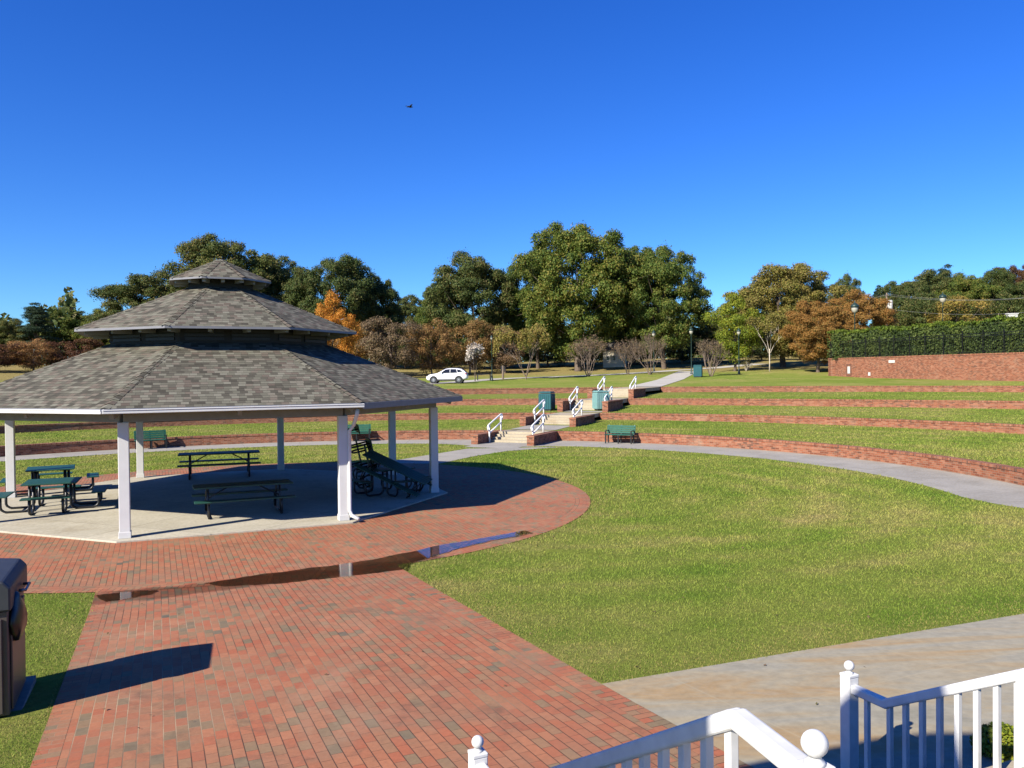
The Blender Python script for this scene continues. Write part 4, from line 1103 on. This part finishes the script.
# ---------------------------------------------------------------- parked car (white SUV), nose to the left
def suv(label,loc,rz,sc):
    t=thing('parked_car',label,'car',loc,rz); t.scale=(sc,)*3
    # side profile stations along x (nose at -2.3): x, z bottom, z belt, z roof, half width low, half width belt, half width roof
    st=[(-2.28,.42,.66,.68,.62,.60,.55),(-2.18,.30,.80,.83,.78,.74,.66),(-1.85,.24,.93,.96,.88,.86,.76),(-1.40,.24,1.00,1.03,.91,.89,.80),(-1.02,.24,1.03,1.08,.92,.90,.78),
        (-.55,.24,1.05,1.38,.92,.91,.66),(-.15,.24,1.06,1.60,.92,.91,.62),(.4,.24,1.07,1.66,.92,.91,.63),(1.1,.24,1.08,1.64,.92,.91,.62),(1.65,.26,1.09,1.56,.91,.90,.60),(2.02,.32,1.08,1.36,.88,.86,.60),(2.24,.42,.98,1.02,.80,.76,.62),(2.30,.55,.80,.86,.70,.68,.60)]
    b=MB(); V=[]; n=12
    for x,zb,zm,zr,wl,wm,wr in st:
        half=[(wl*.80,zb),(wl,zb+.12),(wl+.015,(zb+zm)/2),(wm,zm),(wr+.03,zr-.05 if zr-zm>.1 else (zm+zr)/2),(wr*.55,zr)]
        V+=[(x,y,z) for y,z in half]+[(x,-y,z) for y,z in half[::-1]]
    Fc=[]
    for i in range(len(st)-1):
        for j in range(n): Fc.append((i*n+j,i*n+(j+1)%n,(i+1)*n+(j+1)%n,(i+1)*n+j))
    Fc+=[tuple(range(n))[::-1],tuple((len(st)-1)*n+j for j in range(n))]
    b.add(V,Fc); bo=b.build('body',M['carpaint'],t,smooth=True); m_=bo.modifiers.new('Subsurf','SUBSURF'); m_.levels=m_.render_levels=2
    for s in (-1,1):
        for nm,pts in (('window',[(-.66,1.11),(-.10,1.49),(.36,1.535),(.36,1.12)]),('window',[(.42,1.12),(.42,1.535),(1.05,1.52),(1.18,1.14)]),('window',[(1.24,1.16),(1.12,1.50),(1.50,1.44),(1.74,1.25)])):
            b=MB(); yb=lambda z:(.925-.29*max(0,z-1.08)/.50)
            b.add([(x,s*(yb(z)+.012),z) for x,z in pts]+[(x,s*(yb(z)-.03),z) for x,z in pts],[(0,1,2,3),(7,6,5,4),(0,4,5,1),(1,5,6,2),(2,6,7,3),(3,7,4,0)]); b.build(nm,M['carglass'],t)
        b=MB(); b.box((-.52,s*1.0,1.13),(.14,.20,.13)); b.build('mirror',M['carpaint'],t,bevel=.03)
        b=MB(); b.box((0,s*.925,.34),(2.0,.03,.16)); b.build('sill_trim',M['plasticdark'],t,bevel=.01)
        b=MB(); b.box((-2.02,s*.71,.79),(.30,.16,.10),s*.45); b.build('headlight',M['carglass'],t,bevel=.02)
        b=MB(); b.box((2.13,s*.72,1.0),(.16,.26,.12)); b.build('tail_light',M['redlamp'],t,bevel=.02)
        for x in (-1.42,1.36):
            b=MB(); b.tube([(x,s*.70,.36),(x,s*.945,.36)],.44,20); b.build('wheel_arch',M['plasticdark'],t)
            b=MB(); b.tube([(x,s*.72,.355),(x,s*.955,.355)],.355,22); w=b.build('wheel',M['tyre'],t,bevel=.03)
            b=MB(); b.tube([(x,s*.95,.355),(x,s*.965,.355)],.23,18); b.build('rim',M['alloy'],w)
            b=MB()
            for k in range(5):
                a=k*1.2566; b.bar((x,s*.97,.355),(x+.2*math.cos(a),s*.968,.355+.2*math.sin(a)),.012,.05,(0,1,0))
            b.build('spokes',M['rail_white'],w)
    for pts in ([(-.92,.62,1.10),(-.92,-.62,1.10),(-.22,-.56,1.545),(-.22,.56,1.545)],[(1.74,.54,1.53),(1.74,-.54,1.53),(2.10,-.60,1.18),(2.10,.60,1.18)]):
        b=MB(); q=Vector((-.02 if pts[0][0]<0 else .035,0,.022)); b.add([Vector(p)+q for p in pts]+[Vector(p)-q*2 for p in pts],[(0,1,2,3),(7,6,5,4),(0,4,5,1),(1,5,6,2),(2,6,7,3),(3,7,4,0)]); b.build('windscreen',M['carglass'],t)
    b=MB()
    for s in (-1,1): b.tube([(-.1,s*.60,1.645),(1.4,s*.60,1.645)],.02,6)
    b.build('roof_rail',M['plasticdark'],t)
    b=MB(); b.box((-2.25,0,.55),(.06,.9,.22)); b.build('grille',M['plasticdark'],t,bevel=.02)
    return t
p=march(447.5,383.5); ln=41.5*p.y/F_; suv('white SUV parked side-on beyond the terraces left of the blossoming tree',(p.x,p.y,p.z+.06),R(-3),ln/4.6)
# bench and signs near the road
p=march(484,380.5); t=thing('low_bench','low dark bench by the road beside the lamp post','bench',p,R(4))
b=MB(); b.box((0,0,.75),(1.75,.7,.09)); b.build('seat',M['plasticdark'],t,bevel=.01)
for s in (-1,1):
    b=MB(); b.box((s*.75,0,.35),(.12,.6,.70)); b.build('leg',M['plasticdark'],t)
p=march(503,379.5); t=thing('sign_post','short dark post by the road right of the lamp post','post',p)
b=MB(); b.tube([(0,0,-.1),(0,0,1.7)],.13,8); b.build('post',M['pole'],t); b=MB(); b.box((0,-.06,1.35),(.5,.06,.55)); b.build('panel',M['plasticdark'],t,bevel=.01)
# house glimpsed between the trees
hp=at_d(615,134); hs_=thing('cream_building','small cream building glimpsed behind the twin bare trees','building',hp,R(-10)); hs_.scale=(.5,.5,.55)
b=MB(); b.box((0,0,2.2),(7.5,6,5.4)); b.build('wall',M['cream'],hs_)
b=MB(); V=[(-4.2,-3.4,4.8),(4.2,-3.4,4.8),(4.2,3.4,4.8),(-4.2,3.4,4.8),(-4.2,0,7.4),(4.2,0,7.4)]; b.add(V,[(0,1,5,4),(2,3,4,5),(1,2,5),(3,0,4),(0,3,2,1)]); b.build('roof',M['houseroof'],hs_)
for x in (-2.2,0,2.2):
    b=MB(); b.box((x,-3.02,2.6),(1.1,.08,1.5)); w=b.build('window',M['rail_white'],hs_); b=MB(); b.box((x,-3.07,2.6),(.9,.05,1.3)); b.build('pane',M['carglass'],w)
b=MB(); b.box((2.6,.5,7.),(.7,.7,1.8)); b.build('chimney',M['brickwall'],hs_)
# utility poles and wires on the hill
def upole(px,d,top,label,trans=True):
    p=at_d(px,d); h=CAMZ+(hz(px)-top)*d/F_-p.z; t=thing('utility_pole',label,'utility pole',p,R(75))
    b=MB(); b.tube([(0,0,-.3),(0,0,h)],[.17,.11],8); b.build('pole',M['pole'],t,smooth=True)
    b=MB(); b.box((0,0,h-.45),(2.4,.12,.14)); b.build('crossarm',M['pole'],t)
    if trans:
        b=MB(); b.lathe([(.28,0),(.40,.06),(.40,1.75),(.3,1.9),(.1,1.95)],(0,-.5,h-3.1),12); b.build('transformer',M['plaque'],t,smooth=True)
    return p,h
P1=upole(887,131,293,'utility pole with white transformer behind the left end of the hedge'); P2=upole(1075,128,290,'utility pole beyond the right edge',False); P0=upole(775,170,300,'utility pole hidden behind the golden tree',False)
for zo,yo,lab in ((-.3,-.8,'upper pale utility wire sagging above the hedge'),(-.3,.8,'second utility wire running beside the upper one'),(-2.6,0,'lower utility cable above the hedge')):
    t=thing('utility_wire',lab,'wire',P1[0]+Vector((0,yo,P1[1]+zo)))
    for (A,ha),(B,hb) in ((P1,P2),(P0,P1)):
        b=MB(); a=A+Vector((0,yo,ha+zo)); c=B+Vector((0,yo,hb+zo)); b.tube([a.lerp(c,i/16)-Vector((0,0,1.1*4*(i/16)*(1-i/16))) for i in range(17)],.017,4); b.build('span',M['wire'],t,True)
g=at_d(1012,98); g.z=CAMZ+(hz(1012)-319)*98/F_  # plain white box on a pole, its use unknown
t=thing('white_box','small white box showing above the hedge at the right','flood light',g)
b=MB(); b.box((0,0,.35),(1.1,.6,.42)); b.box((0,0,.62),(1.3,.7,.12)); b.build('box_body',M['plaque'],t,bevel=.04)
b=MB(); b.tube([(0,0,.2),(0,0,-6)],.09,8); b.build('pole',M['lampgreen'],t)
g=at_d(943,118); top=CAMZ+(hz(943)-294)*118/F_-g.z; lamp('grey globe lamp standing high above the middle of the hedge',g,top,globe=.42)
g=at_d(855,90); top=CAMZ+(hz(855)-303)*90/F_-g.z; lamp('dark green capped lamp with cream globe rising behind the hedge',g,top,globe=.36)
# ---------------------------------------------------------------- bird
bd=thing('bird','small dark bird gliding high in the blue sky','bird',((413-512)/F_*70,70,CAMZ+(hz(413)-108)*70/F_),R(35))
cu=bpy.data.meshes.new('body'); b=MB()
b.tube([(-.26,0,.02),(-.20,0,.01),(-.08,0,0),(.08,0,.0),(.18,0,.02),(.24,0,.035),(.30,0,.03)],[.02,.035,.065,.07,.045,.04,.006],10)
b.add([(-.22,-.02,.01),(-.22,.02,.01),(-.40,.09,.01),(-.42,0,.015),(-.40,-.09,.01),(-.22,0,.03)],[(0,5,3,4),(5,1,2,3),(0,4,3,2,1)])
for s in (-1,1):
    w=[(.12,.04,.03),(.10,.22,.10),(.02,.46,.09),(-.06,.50,.085),(-.06,.24,.09),(-.08,.04,.02)]
    V=[(x,s*y,z+.008) for x,y,z in w]+[(x,s*y,z-.008) for x,y,z in w]; b.add(V,[tuple(range(6)),tuple(range(6,12))[::-1]]+[(i,6+i,6+(i+1)%6,(i+1)%6) for i in range(6)])
b.build('body',M['bird'],bd,smooth=True)
# ---------------------------------------------------------------- porch steps and white railings in the foreground
def G(s,t,z): x,y=W_(s,t); return Vector((x,y,z))
TL,TR=1.675,4.54; SB=3.85; ZG=.72
ps=thing('porch_steps','brick and concrete porch steps below the camera','steps',(*W_(3.5,3.1),ZG))
for i in range(6):
    b=MB(); c=W_(SB-.30*i-.15-.0,(TL+TR)/2); h=.16*(i+1); 
    b.box((*c,ZG-.2+(h+.2)/2),(TR-TL+.5-.004*i,.31 if i<5 else .31,h+.2),R(24)); b.build('step',M['steps'],ps,True,bevel=.012)
b=MB(); c=W_(-.41,(TL+TR)/2-1.5); b.box((*c,ZG+.30),(9.,4.85,1.26),R(24)); tag(b.build('porch_floor',M['steps'],bevel=.01),kind='structure')
def newel(par,P,zb,zt,w=.10,ball=.036):
    b=MB(); b.box((P.x,P.y,(zb+zt)/2),(w,w,zt-zb),R(24)); o=b.build('newel_post',M['pvc'],par,True,bevel=.006)
    b=MB(); b.box((P.x,P.y,zt+.010),(w+.004,w+.004,.024),R(24)); b.build('cap',M['pvc'],o,bevel=.006)
    b=MB(); b.lathe([(.030,.022),(.026,.030),(.018,.036),(.016,.046)]+[(ball*math.sin(R(a)),.040+ball*(1-math.cos(R(a)))) for a in range(28,181,14)],(P.x,P.y,zt),20); b.build('ball_finial',M['pvc'],o,smooth=True)
def railing(label,t,sA,sB,newels,zlow,slope,sC=None,zC=None,first=None):
    """sloping hand rail from s=sA (low corner) up to s=sB; a level return at both ends"""
    par=thing('stair_railing',label,'railing',(*W_(sA,t),ZG))
    zz=lambda s: zlow+slope*(sA-s)
    b=MB()
    def rail(p,q,w=.066,h=.062): b.bar(p-Vector((0,0,h/2)),q-Vector((0,0,h/2)),w,h)
    rail(G(sA+.34,t,zlow),G(sA-.012,t,zlow)); rail(G(sA+.012,t,zlow),G(sB-.01,t,zz(sB)))
    if sC is not None: rail(G(sB+.012,t,zz(sB)),G(sC,t,zz(sB)))
    b.build('hand_rail',M['pvc'],par,True,bevel=.014,seg=3)
    b=MB(); dz=-.70
    b.bar(G(sA-.0,t,zlow+dz),G(sB,t,zz(sB)+dz),.04,.05)
    b.build('bottom_rail',M['pvc'],par,True,bevel=.008)
    n=int((sA-sB)/.127)
    for i in range(n+1):
        s=sA-.02-(sA-sB-.04)*i/n; zt=zz(s)-.058
        b=MB(); p=G(s,t,0); b.box((p.x,p.y,zt-.33),(.033,.033,.68),R(24)); b.build('baluster',M['pvc'],par,True,bevel=.003)
    b=MB(); p=G(sA+.17,t,0); b.box((p.x,p.y,(zlow-.05+ZG)/2),(.033,.033,zlow-.05-ZG),R(24)); b.build('baluster',M['pvc'],par,True,bevel=.003)
    for s,zb,zt in newels: newel(par,G(s,t,0),zb,zt,.09)
    return par
s_bend=NX*.707+NY*2.55; sA=s_bend+1.93
railing('white vinyl stair railing in the middle foreground, two ball finials showing',TL,sA,s_bend,[(sA+.33,ZG-.1,1.405)],1.375,.60,None)
lr_=[o for o in bpy.data.objects if o.get('label','').startswith('white vinyl stair railing in the middle')][0]
zb_=1.375+.60*(sA-s_bend); un_p=Vector((.80,2.16,0)); b=MB(); q0_=G(s_bend-.005,TL,zb_-.031); q1_=Vector((.805,2.14,zb_-.031)); b.bar(q0_,q1_,.066,.062); b.build('return_rail',M['pvc'],lr_,True,bevel=.014,seg=3)
newel(lr_,un_p+Vector((.0,-.02,0)),1.68,zb_-.006,.075,.036)
sR=NX*2.54+NY*5.46
railing('white vinyl stair railing at the bottom right corner with tall end post',TR,sR,sR-2.2,[(sR+.33,ZG-.1,1.40)],1.352,.555,sR-2.7)
rr_=[o for o in bpy.data.objects if o.get('label','').startswith('white vinyl stair railing at the bottom')][0]
b=MB(); p=G(sR-.98,TR,0); b.box((p.x,p.y,1.2),(.105,.105,1.35),R(24)); b.build('support_post',M['pvc'],rr_,True,bevel=.006)
b=MB(); p=G(sR-2.66,TR,0); b.box((p.x,p.y,2.0),(.105,.105,1.42),R(24)); b.build('support_post',M['pvc'],rr_,True,bevel=.006)
# added pier unseen behind the camera, outline cut to shade the railings
ua,ub=Vector((math.cos(SUN_AZ),math.sin(SUN_AZ),0)),Vector((math.sin(SUN_AZ),-math.cos(SUN_AZ),0))
pc=ub*-2.07+ua*-2.5; pr_=thing('shade_blocker','tall brick pier added unseen behind the viewpoint to shade the railings','blocker',(pc.x,pc.y,.5))
b=MB(); V=[]
for al_ in (-.2,.2):
    for p_,zt in ((-3.2,.5),(-1.38,.5),(-1.40,5.84),(-1.72,7.14),(-2.15,6.90),(-2.45,6.62),(-3.2,5.6)):
        q=ub*p_+ua*(-2.5+al_); V.append((q.x,q.y,zt))
b.add(V,[tuple(range(7)),tuple(range(13,6,-1))]+[(i,7+i,7+(i+1)%7,(i+1)%7) for i in range(7)]); b.build('blocker_body',M['brickwall'],pr_,True)
# ---------------------------------------------------------------- shrub by the steps
sb=Vector((3.62,5.95,z_in(3.62,5.95))); t=thing('shrub','low yellow-green shrub beside the steps at the bottom right','shrub',sb); t.scale=(.62,.62,.5)
rng=np.random.default_rng(77); N=2600; d=rng.normal(size=(N,3)); d/=np.linalg.norm(d,axis=1,keepdims=True); d[:,2]=abs(d[:,2])
P=d*np.array([.34,.34,.40])*rng.uniform(.35,1,N)[:,None]**.5; V,Fq=leafquads(P+np.array([0,0,.05]),d+rng.normal(0,.6,(N,3)),.055); link('foliage',npmesh('foliage',V,Fq,M['lf_lime']),t)
b=MB()
for i in range(9): a=i*.7; b.tube([(0,0,-.05),(.1*math.cos(a),.1*math.sin(a),.18),(.24*math.cos(a),.24*math.sin(a),.34)],[.012,.009,.004],5)
b.build('stem',M['barkgrey'],t)
# ---------------------------------------------------------------- grass blades
rng=np.random.default_rng(3); N=560000
u=rng.uniform(-.80,.80,N); d=6.2*np.exp(rng.uniform(0,1,N)*math.log(62/6.2)); x=u*d; y=d
s=NX*x+NY*y; tq=MX*x+MY*y
q0,q1=x-CX,y-CY; r=np.hypot(q0,q1); th=np.arctan2(q1,q0)
thc=np.clip(th,R(-31),R(211)); ths=np.linspace(R(-32),R(212),800)
Rk={k:np.interp(thc,ths,[rk(k,a) for a in ths]) for k in (1,2,3,4)}; wwd=np.interp(thc,ths,[ww(a) for a in ths])
ok=np.ones(N,bool)
jt=rng.uniform(-.055,.02,N); T1s=4.13-.15*np.clip((14-s)/7.5,0,1)
ok&=~((tq>T0-jt)&(tq<T1s+jt)&(s<15.6)); ok&=np.hypot(x-RX,y-RY)>RR+jt
ok&=~((tq>T1s-.02)&(s<6.87+jt-.062*(tq-4.1))); ok&=~((r<Rk[1]+.3)&(r>Rk[1]-wwd-.0))
for k in (2,3,4): ok&=~((r>Rk[k]-.02)&(r<Rk[k]+.36))
# junction and stair corridor
def inpoly(px,py,poly):
    c=np.zeros(len(px),bool); n=len(poly)
    for i in range(n):
        (x1,y1),(x2,y2)=poly[i],poly[(i+1)%n]
        m=((y1>py)!=(y2>py))&(px<(x2-x1)*(py-y1)/(y2-y1+1e-12)+x1); c^=m
    return c
ok&=~inpoly(x,y,[(-2.2,38.9),(-3.3,36.9),(-4.4,34.9),(-5.6,32.9),(-3.0,32.4),(-1.8,35.1),(-.35,37.4),(2.4,39.3)])
al=(x-M1[0])*EX+(y-M1[1])*EY; ac=(x-M1[0])*AX+(y-M1[1])*AY; ok&=~((abs(ac)<HALF+.42)&(al>-1.8)&(al<25))
ok&=~((tq<-1.0)&(tq>-2.4)&(s>8.85)&(s<10.25))
x,y,d=x[ok],y[ok],d[ok]; n=len(x); z=np.array([gz(a,c) for a,c in zip(x,y)])
keep=np.array([polar(a,c)[0]<rk(4,polar(a,c)[1])+8 for a,c in zip(x,y)]); x,y,z,d=x[keep],y[keep],z[keep],d[keep]; n=len(x)
h=rng.uniform(.012,.034,n)*np.clip(d/11,.8,2.2); w=np.clip(.00095*d,.0065,.030)*rng.uniform(.7,1.4,n); a=rng.uniform(0,6.283,n)
dx,dy=np.cos(a)*w/2,np.sin(a)*w/2; lx,ly=rng.normal(0,.6,n)*h,rng.normal(0,.6,n)*h
V=np.stack([np.column_stack([x-dx,y-dy,z-.006]),np.column_stack([x+dx,y+dy,z-.006]),np.column_stack([x+lx,y+ly,z+h])],1).reshape(-1,3)
s=NX*x+NY*y; tq=MX*x+MY*y; pr=np.hypot(x-RX,y-RY)-RR; r=np.hypot(x-CX,y-CY); thc=np.clip(np.arctan2(y-CY,x-CX),R(-31),R(211))
Rk={k:np.interp(thc,ths,[rk(k,a) for a in ths]) for k in (1,2,3,4)}
e_=np.minimum(np.where(s<15.2,np.minimum(abs(tq-T1),abs(tq-T0)),9),abs(pr)); e_=np.minimum(e_,np.where(tq>T1,abs(s-6.87+.062*(tq-4.1)),9))
for k in (1,2,3,4): e_=np.minimum(e_,np.where(r>Rk[k],(r-Rk[k]-.3)*.9,np.where(k>1,(Rk[k]-r)*1.4,9)))
pdry=.62*np.exp(-(e_/.55)**1.5)+.05
gm=npmesh('grass',V,np.arange(3*n).reshape(-1,3),M['blade']); gm.materials.append(M['dryblade'])
gm.polygons.foreach_set('material_index',(rng.random(n)<pdry).astype(np.int32)); gm.update()
tag(link('grass',gm),kind='stuff')
# a few fallen leaves on the bricks and lawn
rng=np.random.default_rng(9); N=110
dd=rng.uniform(7,24,N); uu=rng.uniform(-.6,.55,N); X=uu*dd; Z=np.array([gz(a,c) for a,c in zip(X,dd)])+.022
V,Fq=leafquads(np.column_stack([X,dd,Z]),np.array([0,0,1.])+rng.normal(0,.25,(N,3)),.045)
tag(link('fallen_leaves',npmesh('fallen_leaves',V,Fq,M['lf_dry'])),kind='stuff')
